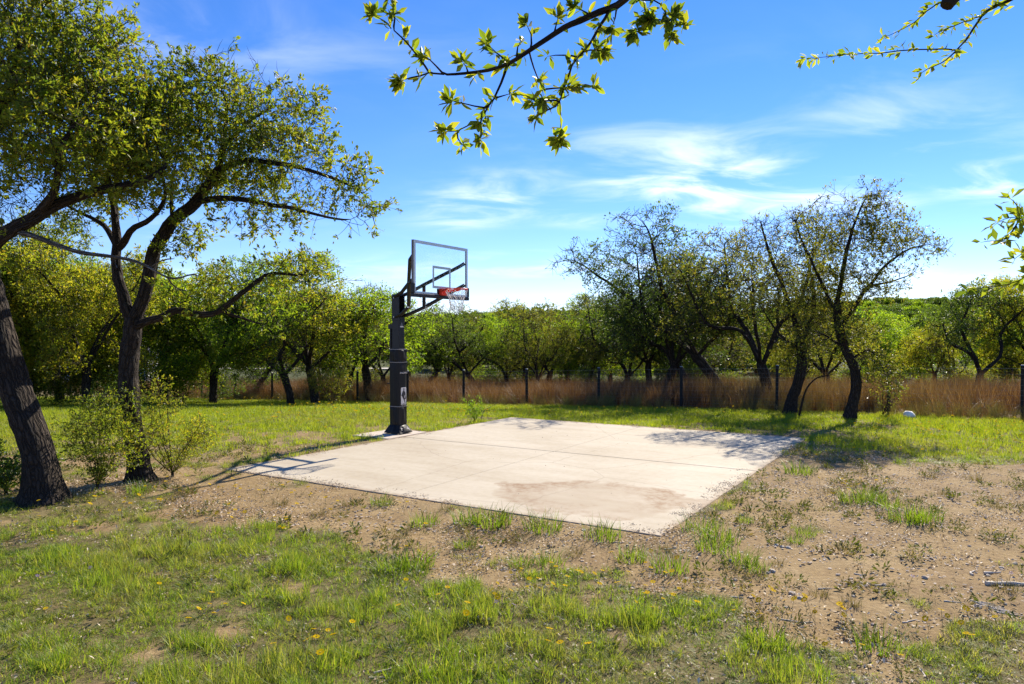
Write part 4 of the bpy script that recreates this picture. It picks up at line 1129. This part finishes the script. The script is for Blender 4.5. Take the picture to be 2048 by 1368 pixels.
u = rg.uniform(-SA/2+.1, SA/2-.1, 90); v = rg.uniform(-SB/2+.1, SB/2-.1, 90)
one = []
for k in range(3):
    V, T = leaves_np(rg, np.zeros((1, 3)), np.array([[1.0, 0, 0]]), .035, .5, 0); V[:, 2] = np.abs(V[:, 2])*.4+.002
    me = mesh('dead_leaf', V, None, T); me.materials.append(plain('brown_leaf', (.10,.065,.04), .8)); one.append(me)
scatter('slab_litter', np.stack([SC[0]+u*D2[0]+v*D1[0], SC[1]+u*D2[1]+v*D1[1], np.full(90, .001)], -1), np.stack([0*u, 0*u, rg.uniform(0, 6.28, 90)], -1), np.repeat(rg.uniform(.4, 1.2, 90), 3).reshape(-1, 3), rg.integers(0, 3, 90), 0*u, source_collection('leaf_source', one), 'few dry leaves blown onto the concrete slab', 'leaf litter')

# crumbs of soil and leaf carried onto the rim of the slab
m_ = 420; side = rg.integers(0, 4, m_); t_ = rg.uniform(-1, 1, m_); in_ = np.abs(rg.normal(0, .10, m_))+.02
u = np.where(side == 0, SA/2-in_, np.where(side == 1, -SA/2+in_, t_*SA/2*.98)); v = np.where(side == 2, SB/2-in_, np.where(side == 3, -SB/2+in_, t_*SB/2*.98))
ok = fbm(u*1.5+20, v*1.5, 97, 2) > .48; u, v = u[ok], v[ok]; m_ = len(u)
for nm, sr, lb in (('rim_litter', litter_src, 'dry leaf crumbs along the rim of the concrete slab'), ('rim_gravel', pebble_src, 'soil crumbs washed onto the rim of the slab')):
    scatter(nm, np.stack([SC[0]+u*D2[0]+v*D1[0], SC[1]+u*D2[1]+v*D1[1], np.full(m_, .0015)], -1), np.stack([0*u, 0*u, rg.uniform(0, 6.28, m_)], -1), np.repeat(rg.uniform(.35, .9, m_), 3).reshape(-1, 3), rg.integers(0, 4, m_), rg.random(m_), sr, lb, 'debris')
    u = u+rg.normal(0, .03, m_)

# ------------------------------------------------------------------ single tufts, flowers, stones and sticks
def gz(x, y): return float(land(x, y))
def put(name, me, px, py, scale, rz, label, cat, group, dz=0, tilt=(0, 0)):
    x, y = G(px, py); z = gz(x, y); x *= (EYE-z)/EYE; y *= (EYE-z)/EYE
    if slab_dist(x, y) < .03: return None
    o = link(name, me, None, None, (x, y, gz(x, y)+dz), (tilt[0], tilt[1], rz), scale)
    return tag(o, label, cat, group)
rg = np.random.default_rng(123)
green_t = leaf_mat('tuft_blade', [(.06,.11,.010),(.09,.16,.012),(.12,.19,.014),(.16,.20,.03)], .5, 2.4)
pale_t = leaf_mat('dry_tuft_blade', [(.08,.09,.025),(.13,.12,.04),(.22,.17,.08)], .4, 1.5)
TM = [tuft_mesh('grass_tuft', green_t, rg, 130, .11, .07, .17, .0048, .6) for _ in range(4)]
TD = [tuft_mesh('dry_grass_tuft', pale_t, rg, 90, .09, .06, .15, .004, .8) for _ in range(3)]
for i, (px, py, s) in enumerate([(1600,948,1.5),(1205,1076,1.4),(1085,1062,1.5),(985,1050,1.6),(940,1046,1.3),(1400,1065,1.5),(1440,1085,1.4),(1262,1118,1.1),(1340,1140,1.3),(1715,1006,1.6),(1745,1000,1.3),(1775,1015,1.1),(1815,1042,1.5),(1850,1042,1.4),(1490,1045,.7),(1610,1072,.8),(1590,1085,.6),(930,1095,.8),(850,1050,1.2),(760,1010,1.0),(830,1130,1.3),(790,1140,1.2),(1540,1290,1.2),(1760,1300,1.2),(1480,1125,1.1),(1510,1140,.9),(1425,1100,1.2),(1100,1130,1.0),(1040,1130,.9),(283,985,1.3)]):
    put('grass_tuft', TM[i % 4], px, py, s*1.25, i*1.7, 'bright green grass tuft standing alone on the bare soil', 'grass tuft', 'green tufts on the bare soil')
for i, (px, py, s) in enumerate([(1020,1085,1.1),(895,1020,1.1),(700,1010,1),(1420,1030,1.2),(1660,985,1.2),(1860,955,1.2),(1950,960,1.3),(1990,1015,1),(1555,1130,.8),(1640,1190,.9),(1700,1210,.9),(640,1030,1.1),(560,1010,1.2),(1330,1100,.9),(1150,1110,1),(375,985,1.6),(1890,990,.9),(2010,1180,1.0)]):
    put('dry_grass_tuft', TD[i % 3], px, py, s, i*2.1, 'straw tinged dry grass tuft on the bare soil', 'grass tuft', 'dry tufts on the bare soil')
def flower_mesh(rg, H, pet, pr, np_=8):
    V, q, t, mi = [], [], [], []
    bend = rg.normal(0, .03, 2)
    mb = MB().tube([(0, 0, -.01), (bend[0]*.4, bend[1]*.4, H*.5), (bend[0], bend[1], H)], .0016, 3)
    sv = np.concatenate(mb.v); sq = np.concatenate(mb.q); stt = np.concatenate(mb.t)
    top = np.array([bend[0], bend[1], H]); tl = rg.normal(0, .35, 2)
    PV, PT = [], []; o = len(sv)
    for k in range(np_):
        a = k/np_*6.283+rg.normal(0, .06); d = np.array([math.cos(a), math.sin(a), .12]); s = np.array([-math.sin(a), math.cos(a), 0])
        d[2] += tl[0]*d[0]+tl[1]*d[1]; s[2] += tl[0]*s[0]+tl[1]*s[1]
        PV += [top+d*pr*.15, top+d*pr*.7-s*pr*.30, top+d*pr, top+d*pr*.7+s*pr*.30]; PT += [(o, o+1, o+2), (o, o+2, o+3)]; o += 4
    EV, EF = rock_np(rg, pr*.2, pr*.2, pr*.12); EV = EV+top+(0, 0, pr*.08)
    LV, LT = leaves_np(rg, np.stack([rg.normal(0, .01, 6), rg.normal(0, .01, 6), rg.uniform(0, H*.5, 6)], -1), rg.normal(0, 1, (6, 3)), .035, .2)
    Vall = np.concatenate([sv, np.array(PV), EV, LV]); e0 = o; l0 = e0+len(EV)
    T = np.concatenate([stt, np.array(PT), EF+e0, LT+l0])
    mi = [0]*len(sq)+[0]*len(stt)+[1]*len(PT)+[2]*len(EF)+[0]*len(LT)
    me = mesh('wildflower', Vall, sq, T, mi=mi)
    for m in (M['stem'], pet, M['eye']): me.materials.append(m)
    return me
FM = [flower_mesh(rg, h, M['petal'], p) for h, p in ((.08,.023),(.11,.025),(.14,.024),(.17,.022),(.10,.027),(.26,.020))]
PM = [flower_mesh(rg, h, M['petal_purple'], .016, 5) for h in (.10, .14)]
FL = [(510,990,60,12,24),(260,1020,70,14,20),(420,1040,60,18,14),(560,1045,50,16,10),(960,1000,40,10,4),(1215,1040,30,15,5),(830,1105,70,18,8),(1060,1180,60,22,20),(1180,1180,50,16,10),(1310,1210,30,14,14),(1280,1140,40,12,8),(1700,985,30,12,14),(1660,1000,20,8,6),(1640,905,60,16,34),(1760,905,60,16,22),(1740,975,20,8,6),(1590,925,30,8,8),(1990,1040,30,20,6),(440,1235,30,16,7),(610,1300,40,22,10),(130,1090,60,30,6),(1560,1240,60,10,8),(1660,1240,60,20,6),(1890,1260,60,20,8),(1560,1200,10,10,3),(100,1240,80,50,4),(900,1230,80,40,8),(1160,1310,60,20,5),(1800,1330,90,20,4),(340,990,30,8,7),(690,1055,60,25,8)]
nf = 0
for (px, py, sx, sy, n) in FL:
    for k in range(n):
        if nf >= 300: break
        o = put('yellow_wildflower', FM[int(rg.integers(0, 5 if py > 1060 or rg.random() < .85 else 6))], px+rg.normal(0, sx*1.1), py+rg.normal(0, sy*1.0), rg.uniform(.7, 1.15), rg.uniform(0, 6.28), 'small yellow wildflower on a thin stem in the patchy grass', 'wildflower', 'yellow wildflowers')
        nf += o is not None
for px, py in ((60,1185),(175,1170),(15,1265),(1025,1255),(970,1238),(1815,1190),(2015,1180),(1465,1120),(420,1080)):
    put('purple_wildflower', PM[px % 2], px, py, 1.1, px, 'tiny purple wildflower low in the grass', 'wildflower', 'purple wildflowers')
# far drifts of the same flowers
fsrc = source_collection('flower_source', [flower_mesh(rg, h, M['petal'], .022) for h in (.12, .16, .20)])
fx, fy = field(rg, -16, 16, 13, 36, 14, lambda x, y: np.clip(np.maximum.reduce([np.exp(-(((x-cx)/a)**2+((y-cy)/b)**2)) for cx, cy, a, b in ((7.6,14.6,1.6,.9),(9.8,15.5,3.5,1.3),(-11,33,4,1.2),(-6.5,14.5,2,1.0),(-4.2,20,2.5,2.5),(2.6,19.2,4,.6),(9.5,13,2.5,.8))]), 0, .95))
place('distant_wildflowers', fx, fy, .8, 1.5, 3, fsrc, 'drifts of yellow wildflowers across the far lawn', 'wildflowers', rg.random(len(fx)))
SM = []
for k in range(5):
    V, F = rock_np(rg, 1.0, rg.uniform(.7, .95), rg.uniform(.5, .75), 2)
    me = mesh('stone', V, None, F, smooth=False); me.materials.append(M['stone'] if k < 3 else M['pebble']); SM.append(me)
k = 0
while k < 64:
    px, py = (rg.uniform(1380, 2080), rg.uniform(1090, 1290)) if k < 46 else (rg.uniform(600, 1500), rg.uniform(1010, 1150))
    x, y = G(px, py)
    if slab_dist(x, y) < .15: continue
    put('stone', SM[int(rg.integers(0, 5))], px, py, .013+.022*rg.random()**2.5, rg.uniform(0, 6.28), 'small limestone pebble lying on the bare brown soil', 'stone', 'loose stones on the soil', dz=.003); k += 1
V, F = rock_np(rg, .15, .11, .12, 2)
rk = link('white_rock', mesh('white_rock', V, None, F, smooth=True), plain('white_limestone', (.78,.75,.71), .8, 0, .5, 30, .12), None, tuple(on_land(1818, 18.9)+(0, 0, .08)))
tag(rk, 'white rock lying in bright grass near the fence post', 'rock')
def stick(px, py, L, rz, r0, label, bendy=.2, group=None, mat='pale_wood'):
    x, y = G(px, py); rs = np.random.default_rng(int(px*7+py)); n = 6
    pts = np.zeros((n, 3)); d = 0
    for i in range(1, n):
        d += rs.normal(0, bendy); pts[i] = pts[i-1]+np.array([math.cos(d), math.sin(d), rs.normal(0, .04)])*L/(n-1)
    pts -= pts.mean(0); rr = r0*np.linspace(1.2, .5, n)*(1+rs.normal(0, .12, n))
    mb = MB().tube(pts, rr, 6); me = mesh('stick', np.concatenate(mb.v), np.concatenate(mb.q), np.concatenate(mb.t))
    at = me.attributes.new('bark', 'FLOAT_VECTOR', 'POINT'); at.data.foreach_set('vector', np.concatenate(mb.v).astype(np.float32)[:, [1, 2, 0]].ravel())
    o = link('stick', me, M[mat], None, (x, y, gz(x, y)+r0*.8), (0, 0, rz)); tag(o, label, 'stick', group)
stick(2020,1166,.42,.05,.016,'thick pale weathered stick lying on the soil at the grass edge',.1)
stick(1985,1142,.16,.0,.010,'short pale stick just above the thick weathered one',.1)
stick(1945,1140,.18,.9,.009,'forked looking white twig standing out on the dark soil',.3)
for i in range(7):
    stick(1965+i*9, 1202+i*3, .17, -.75+.06*i, .006, 'splinter of pale broken wood in a small fan of splinters', .05, 'splinters of broken wood')
for i, (px, py, L, rz) in enumerate([(1590,1232,.26,-.25),(1605,1265,.20,1.1),(1760,1165,.10,.3),(1650,1170,.12,.2),(1720,1140,.10,-.6),(1820,1230,.16,-.4),(1495,1105,.08,1.2),(1475,1190,.10,.2),(1845,1335,.14,1.3),(1715,1160,.14,.15),(1905,1200,.12,0),(780,1330,.22,.3),(760,1345,.14,.1),(1340,1095,.12,-.5)]):
    stick(px, py, L, rz, .0055, 'thin grey fallen twig on the bare soil', .25, 'fallen twigs')
# two fallen branches
def branch(name, pts, r0, label, mat='bark'):
    pts = resample(np.array(pts), .08); b = pts[0].copy()
    par = np.arange(len(pts))-1
    o = link(name, wood_mesh(name, pts-b, par, np.linspace(r0, r0*.35, len(pts)), flare=0), M[mat], None, tuple(b)); tag(o, label, 'branch')
b0 = on_land(962, 18.2)
branch('fallen_branch', [b0+(0, 0, .02), P(968,822,18.6), P(985,812,19.0), P(1007,797,19.4)], .012, 'thin bent cane leaning up out of the lawn beside the lime green plant')
b0 = on_land(1598, 19.4)
branch('fallen_branch', [b0+(0, 0, .02), P(1612,780,19.3), P(1632,757,19.2), P(1650,752,19.1), P(1669,748,19.0)], .035, 'dead crooked branch propped between the two oaks at the fence')

# ------------------------------------------------------------------ shrubs
def shrub(name, label, base, h, w, n, leaf, size, per, seed, group=None, stems=6, wood='bark', step=.07):
    rg = np.random.default_rng(seed); base = np.array(base)
    limbs = [np.array([base-(0, 0, .05), base+(0, 0, .04)])]
    L = []
    for k in range(stems):
        a = rg.uniform(0, 6.283); q = w*.5*math.sqrt(rg.random()); hh = h*rg.uniform(.4, 1.1)
        e = base+np.array([q*math.cos(a), q*math.sin(a), hh])
        limbs.append(np.array([base+(0, 0, .04), base+(e-base)*np.array([.5, .5, .45])+rg.normal(0, .03, 3), e]))
        L.append((e-(0, 0, hh*.22), (w*.26, w*.26, hh*.34), n//stems))
    pos, par = grow(rg, limbs, lobes(rg, L), step, step*1.3, .3)
    r = radii(par, .018*max(1, h), .0025)
    pos, par, r = twigs(rg, pos, par, r, .008, 1.6, step*.8, 2, .0018)
    return plant(name, label, 'shrub', tuple(base), pos, par, r, M[wood], M[leaf], group, (size, per*1.6, per*.6, .009, size*.4, -2.5, 6.0), seed, 0, 'stems', 'foliage')
def gp(px, py): x, y = G(px, py); return np.array([x, y, gz(x, y)])
shrub('undergrowth_shrub', 'leafy green undergrowth shrub between the two near oak trunks', gp(195,975), 1.2, 1.2, 620, 'leaf_a', .042, 3.0, 201, stems=12)
shrub('undergrowth_shrub', 'airy yellow green shrub growing against the forked oak trunk', gp(345,948), 1.4, 1.1, 520, 'leaf_yellow', .038, 2.6, 202, stems=12)
shrub('undergrowth_shrub', 'dark broad leaved shrub behind the leaning oak trunk', gp(15,985), .7, 1.0, 420, 'leaf_dark', .06, 4.0, 203, stems=8)
shrub('brushy_shrub', 'dry brushy shrub at the foot of an oak on the lawn', on_land(665, 27), 1.6, 1.4, 500, 'leaf_olive', .065, 4.0, 204, step=.11)
shrub('lime_plant', 'upright lime green leafy plant at the back edge of the slab', on_land(950, 17.6), .55, .34, 160, 'leaf_lime', .045, 3.4, 205, stems=7)
shrub('brushy_shrub', 'twiggy scrub around the fence post beside the curved oak', on_land(1765, 19.4), 1.25, 1.0, 240, 'leaf_olive', .045, 1.5, 206, step=.1)
shrub('cedar_bush', 'small dark cedar bush among the brown grass behind the fence', on_land(1183, 34), 1.5, 1.2, 220, 'leaf_dark', .08, 3.2, 207, step=.13)
proto = shrub('understorey_bush', 'dark understorey bush below the dense left oaks', on_land(110, 27), 1.5, 2.4, 420, 'leaf_dark', .085, 2.6, 208, 'understorey bushes below the dense oaks', 9, step=.15)
for px, Z, s, rz in ((20,26,1.0,1.0),(215,27.5,1.1,2.2),(300,29,.9,3.1),(370,29.5,.9,4.0),(-60,25,1.1,5.0),(420,33,1.0,.4),(150,31,1.3,1.9)):
    o = proto.copy(); COL.objects.link(o); o.location = on_land(px, Z); o.rotation_euler = (0, 0, rz); o.scale = (s, s, s)
    for ch in proto.children:
        c = ch.copy(); COL.objects.link(c); c.parent = o

for i, px in enumerate(range(560, 1980, 62)):
    o = proto.copy(); COL.objects.link(o); Z = 45+9*((i*5) % 7)/6; o.location = on_land(px+25*((i*3) % 4-1.5), Z); o.rotation_euler = (0, 0, i*1.1); k_ = .8+.25*((i*3) % 4)/3; o.scale = (k_*1.2, k_*1.2, k_)
    tag(o, 'thicket bush under the oaks beyond the tall brown grass', 'shrub', 'thicket beyond the brown grass')
    for ch in proto.children:
        c = ch.copy(); COL.objects.link(c); c.parent = o
        if c.name.startswith('foliage'):
            c.material_slots[0].link = 'OBJECT'; c.material_slots[0].material = M[('leaf_b', 'leaf_dark', 'leaf_olive')[i % 3]]

# ------------------------------------------------------------------ the oak whose boughs hang over the viewer
rg = np.random.default_rng(31)
broot = empty('overhanging_oak', (3.6, -.9, -.04))
tag(broot, 'oak whose leafy boughs hang down across the top of the sky', 'tree')
BO = np.array(broot.location)
def C1(*l, Z=2.2): return np.array([P(700+a/2.926, b/2.926, Z+(c[0] if c else 0)) for a, b, *c in l])
def C2(*l, Z=3.5): return np.array([P(1600+a/2.205, b/2.205, Z) for a, b in l])
s1 = P(1262, -30, 2.2)
wood_main = [np.array([BO+(0, 0, -.1), (3.55, -.88, 1.0), (3.4, -.8, 2.0), (3.1, -.5, 2.9)]),
    np.array([(3.1, -.5, 2.9), (2.5, .3, 3.5), (1.6, 1.2, 3.75), (.9, 1.8, 3.5), s1]),
    np.array([(3.1, -.5, 2.9), (3.3, .6, 3.6), (3.1, 2.0, 4.0), (2.9, 3.0, 4.0), P(2030, -8, 3.5)]),
    np.array([(3.3, .6, 3.6), (2.9, 1.6, 3.2), (2.35, 2.3, 2.75), P(2070, 455, 2.6)])]
pos, par = grow(rg, wood_main, np.array([(3.1, -.9, 4.5)]), .12, .1, .05)
r = np.zeros(len(pos))
for i in range(len(pos)-1, -1, -1): r[i] = .011+.10*max(0, 1-np.linalg.norm(pos[i]-np.array([3.5, -.8, 1.5]))/4.0)**1.6
link('trunk', wood_mesh('trunk', pos-BO, par, r, flare=.3), M['bark'], broot)
def bough(twl, r0s):
    b = None
    nodes, pr, rd = [], [], []
    for L, (ra, rb) in zip(twl, r0s):
        pts = resample(L, .03); pts[1:] += rg.normal(0, .0025, pts[1:].shape)
        if nodes:
            d = np.linalg.norm(np.array(nodes)-pts[0], axis=1); prev = int(d.argmin()) if d.min() < .1 else -1
        else: prev = -1
        for i, p in enumerate(pts):
            nodes.append(p); pr.append(prev); rd.append(ra+(rb-ra)*i/max(1, len(pts)-1)); prev = len(nodes)-1
    return np.array(nodes), np.array(pr), np.array(rd)
T1 = [C1((1660,-60),(1560,30),(1400,85),(1250,170),(1150,228),(1050,292),(930,372),(800,412),(680,433),(550,436),(470,431),(360,456),(300,466)),
      C1((470,431),(410,350),(370,290),(320,232),(258,168),(190,112),(126,90,.05)), C1((262,172),(258,110),(258,50),(236,-10)), C1((550,436),(505,385),(460,345),(425,318)),
      C1((918,385),(880,480),(840,580),(790,660),(765,710),(690,735),(630,770),(540,765)), C1((765,710),(771,760),(755,815)), C1((840,580),(900,560),(945,548)), C1((800,640),(720,625),(650,600),(595,585)), C1((630,770),(622,815),(650,850)),
      C1((1045,300),(1075,400),(1110,480),(1140,580)), C1((1125,520),(1250,510),(1350,515),(1430,508)),
      C1((1520,60),(1440,180),(1370,290),(1310,340),(1280,430),(1255,520),(1225,600),(1238,700),(1228,815)), C1((1222,622),(1140,640),(1080,690)), C1((1225,590),(1145,580),(1080,600)), C1((1310,325),(1200,322),(1165,330)), C1((1370,290),(1440,290),(1475,300)),
      C1((920,352),(850,310),(800,265)), C1((1060,270),(1068,200),(1040,130)), C1((1190,205),(1210,150),(1222,110)), C1((980,330),(970,270),(1000,240)), C1((700,425),(690,385),(655,360)),
      C1((1400,85),(1345,60),(1310,40)), C1((1560,30),(1560,110),(1530,165)),
      C1((1640,-40),(1720,20),(1740,60),(1705,110),(1678,185)), C1((1720,-10),(1830,20),(1845,80),(1862,130),(1895,200)), C1((1862,130),(1900,138),(1940,142)), C1((1862,130),(1880,100),(1905,85)), C1((1850,125),(1800,115),(1765,110))]
R1 = [(.0125,.0022)]+[(.0035,.0012)]*(len(T1)-1); R1[1] = (.004,.0012); R1[4] = (.005,.0015); R1[11] = (.006,.0013)
pos, par, r = bough(T1, R1)
bb1 = link('branch', wood_mesh('branch', pos-BO, par, r, flare=0), M['bark'], broot)
def big_leaf(rg):
    xs = [0, .12, .35, .62, .85, 1]; ws = [.015, .10, .17, .19, .12, 0]
    V = []
    for x, w in zip(xs, ws):
        z = -.12*x*x+rg.normal(0, .01)
        V += [(x, -w, z+.35*w), (x, 0, z), (x, w, z+.35*w)]
    q = [(3*i+j, 3*i+3+j, 3*i+4+j, 3*i+1+j) for i in range(5) for j in range(2)]
    me = mesh('leaf', V, q, smooth=True); me.materials.append(M['leaf_near_obj']); return me
def obj_leaf_mat():
    m, nt, out = new_mat('bough_leaf')
    oi = nd(nt, 'ShaderNodeObjectInfo')
    c = ramp(nt, oi.outputs['Random'], [(0, (.035,.06,.012)), (.4, (.065,.10,.014)), (.7, (.11,.14,.016)), (1, (.17,.17,.02))])
    b = nd(nt, 'ShaderNodeBsdfPrincipled', {'Base Color': c, 'Roughness': .4})
    t = mixc(nt, 1.0, c, (3.4, 3.2, 1.0), 'MULTIPLY')
    tr = nd(nt, 'ShaderNodeBsdfTranslucent', {'Color': t})
    mx = nd(nt, 'ShaderNodeMixShader', {0: .62, 1: b.outputs[0], 2: tr.outputs[0]})
    nt.links.new(mx.outputs[0], out.inputs[0]); return m
M['leaf_near_obj'] = obj_leaf_mat()
LM = [big_leaf(rg) for _ in range(4)]
def leaf_spots(pos, par, r, nc, per, thr):     # little rosettes of leaves on spurs
    tip = np.ones(len(pos), bool); tip[par[par >= 0]] = False
    w = np.where(r < thr, 1.0, .7)+tip*6.0
    i = np.repeat(rg.choice(len(pos), nc, p=w/w.sum()), rg.poisson(per, nc)+2)
    d = pos[i]-pos[np.maximum(par[i], 0)]; d /= np.linalg.norm(d, axis=1)[:, None]+1e-9
    d = d*.6+rg.normal(0, .65, d.shape); d /= np.linalg.norm(d, axis=1)[:, None]
    return pos[i]+rg.normal(0, .004, (len(i), 3)), d
sp, dr = leaf_spots(pos, par, r, 210, 3.0, .0045)
pick_ = rg.permutation(len(sp)); rest = pick_[290:]; sp0, dr0 = sp[rest], dr[rest]; sp, dr = sp[pick_[:290]], dr[pick_[:290]]
V, T = leaves_np(rg, sp0-BO, dr0*1.6, .040, .38)
tag(link('foliage', mesh('foliage', V, None, T), M['leaf_near'], broot), kind='stuff')
for p, d in zip(sp, dr):
    o = bpy.data.objects.new('leaf', LM[int(rg.integers(0, 4))])
    qd = Vector(d).to_track_quat('X', 'Z').to_matrix() @ Matrix.Rotation(rg.normal(0, .9), 3, 'X')
    o.matrix_local = Matrix.Translation(Vector(p-BO)) @ qd.to_4x4() @ Matrix.Diagonal((*([rg.uniform(.022, .046)]*3), 1))
    o.parent = bb1; COL.objects.link(o)
T2 = [C2((960,-20),(925,2),(830,42),(780,100),(730,180),(690,222)), C2((690,222),(660,215),(500,220),(350,231),(200,241),(60,256),(5,262)), C2((690,225),(620,282),(540,312),(520,345)), C2((800,70),(720,95),(640,130),(590,155)), C2((760,-20),(690,0),(620,10),(560,50),(500,100),(430,140),(350,175)), C2((830,42),(860,20),(900,40)),
      np.array([P(2075,450,2.6),P(2040,432,2.55),P(2010,438,2.5),P(1985,452,2.5)]), np.array([P(2040,440,2.55),P(2010,480,2.5),P(1975,478,2.5),P(1958,482,2.5)]), np.array([P(2070,480,2.6),P(2060,545,2.6),P(2020,568,2.6),P(1975,574,2.6),P(1935,582,2.6)]), np.array([P(2070,520,2.6),P(2045,505,2.5),P(2020,530,2.5)]), np.array([P(2040,432,2.55),P(2030,400,2.5),P(2015,395,2.5)])]
pos, par, r = bough(T2, [(.010,.004),(.0045,.0012),(.004,.0012),(.004,.0012),(.005,.0012),(.003,.001)]+[(.003,.001)]*5)
par[par < 0] = -1
bb2 = link('branch', wood_mesh('branch', pos-BO, par, r, flare=0), M['bark'], broot)
i = rg.choice(len(pos), 520); d = pos[i]-pos[np.maximum(par[i], 0)]; d /= np.linalg.norm(d, axis=1)[:, None]+1e-9
V, T = leaves_np(rg, pos[i]-BO+rg.normal(0, .006, (520, 3)), d*.9, .042, .40)
tag(link('foliage', mesh('foliage', V, None, T), M['leaf_near'], broot), kind='stuff')
MB().tube(np.array([P(1925,-30,3.4), P(1905,-8,3.4), P(1893,12,3.4)])-BO, [.045,.04,.03], 9).build('sawn_stub', M['bark'], broot)

# ------------------------------------------------------------------ far things: wood on the hills, road, white shed
fsm = []
for k in range(3):
    rg2 = np.random.default_rng(300+k)
    L = [(np.array([rg2.normal(0, 1.0), rg2.normal(0, 1.0), rg2.uniform(1.0, 4.6)]), (1.3, 1.3, .9), 300) for _ in range(9)]
    C = lobes(rg2, L); V, T = leaves_np(rg2, C, rg2.normal(0, 1, C.shape), .34, .6)
    mb = MB().tube([(0, 0, -.4), (.1, 0, 1.5), (.2, .1, 3.2)], [.2, .16, .08], 5)
    n0 = len(V); V = np.concatenate([V, *mb.v]); q = np.concatenate(mb.q)+n0
    me = mesh('far_tree', V, q, T, mi=[1]*len(q)+[0]*len(T))
    me.materials.append(M[('leaf_b', 'leaf_dark', 'leaf_dark')[k]]); me.materials.append(M['bark_far']); fsm.append(me)
far_src = source_collection('wood_source', fsm)
n = 9000; rr = np.sqrt(rng.uniform(62**2, 520**2, n)); az = rng.uniform(-.80, .80, n)
x, y = rr*np.sin(az), rr*np.cos(az)
ok = (fbm(x/40, y/40, 401, 2) > .36) & ~((x < -8) & (y < 100) & (x > -75)) & (rng.random(n) < np.clip(rr/260+.5, 0, 1))
x, y = x[ok], y[ok]; n = len(x); s = rng.uniform(.75, 1.35, n)
scatter('distant_wood', np.stack([x, y, land(x, y)], -1), np.stack([0*x, 0*x, rng.uniform(0, 6.28, n)], -1), np.stack([s, s, s], -1), rng.integers(0, 3, n), rng.random(n), far_src, 'far wooded hillside that reads as one green mass', 'wood')
rx = np.linspace(-75, -12, 40); ry = 88+2*np.sin(rx*.05)
V = np.concatenate([np.stack([rx, ry-1.8, land(rx, ry-1.8)+.05], -1), np.stack([rx, ry+1.8, land(rx, ry+1.8)+.05], -1)])
q = [(i, i+1, 41+i, 40+i) for i in range(39)]
tag(link('gravel_road', mesh('gravel_road', V, q), plain('road_gravel', (.50,.45,.38), .9, 0, .3, 8, .15)), kind='structure')
sh = empty('white_shed', on_land(205, 64), .12)
tag(sh, 'low white shed glimpsed through the trees behind the left oaks', 'shed')
MB().box((0, 0, 1.1), (9.0, 4.0, 2.2)).build('wall', plain('white_siding', (.74,.74,.72), .7), sh)
MB().add([(-4.8,-2.4,2.2),(4.8,-2.4,2.2),(4.8,2.4,2.2),(-4.8,2.4,2.2),(-4.8,0,3.2),(4.8,0,3.2)], [(0,1,5,4),(2,3,4,5),(0,3,2,1)], [(0,4,3),(1,2,5)]).build('roof', plain('shed_roof', (.20,.19,.18), .7), sh)
for a in (-2.8, 2.6):
    w_ = MB().box((a, -2.02, 1.3), (1.1, .06, .9)).build('window', plain('window_dark', (.03,.035,.04), .15), sh)
    MB().box((a, -2.06, .82), (1.3, .06, .08)).build('sill', plain('sill', (.7,.7,.68), .6), w_)
MB().box((0, -2.03, 1.0), (.95, .06, 2.0)).build('door', plain('shed_door', (.25,.24,.22), .6), sh)
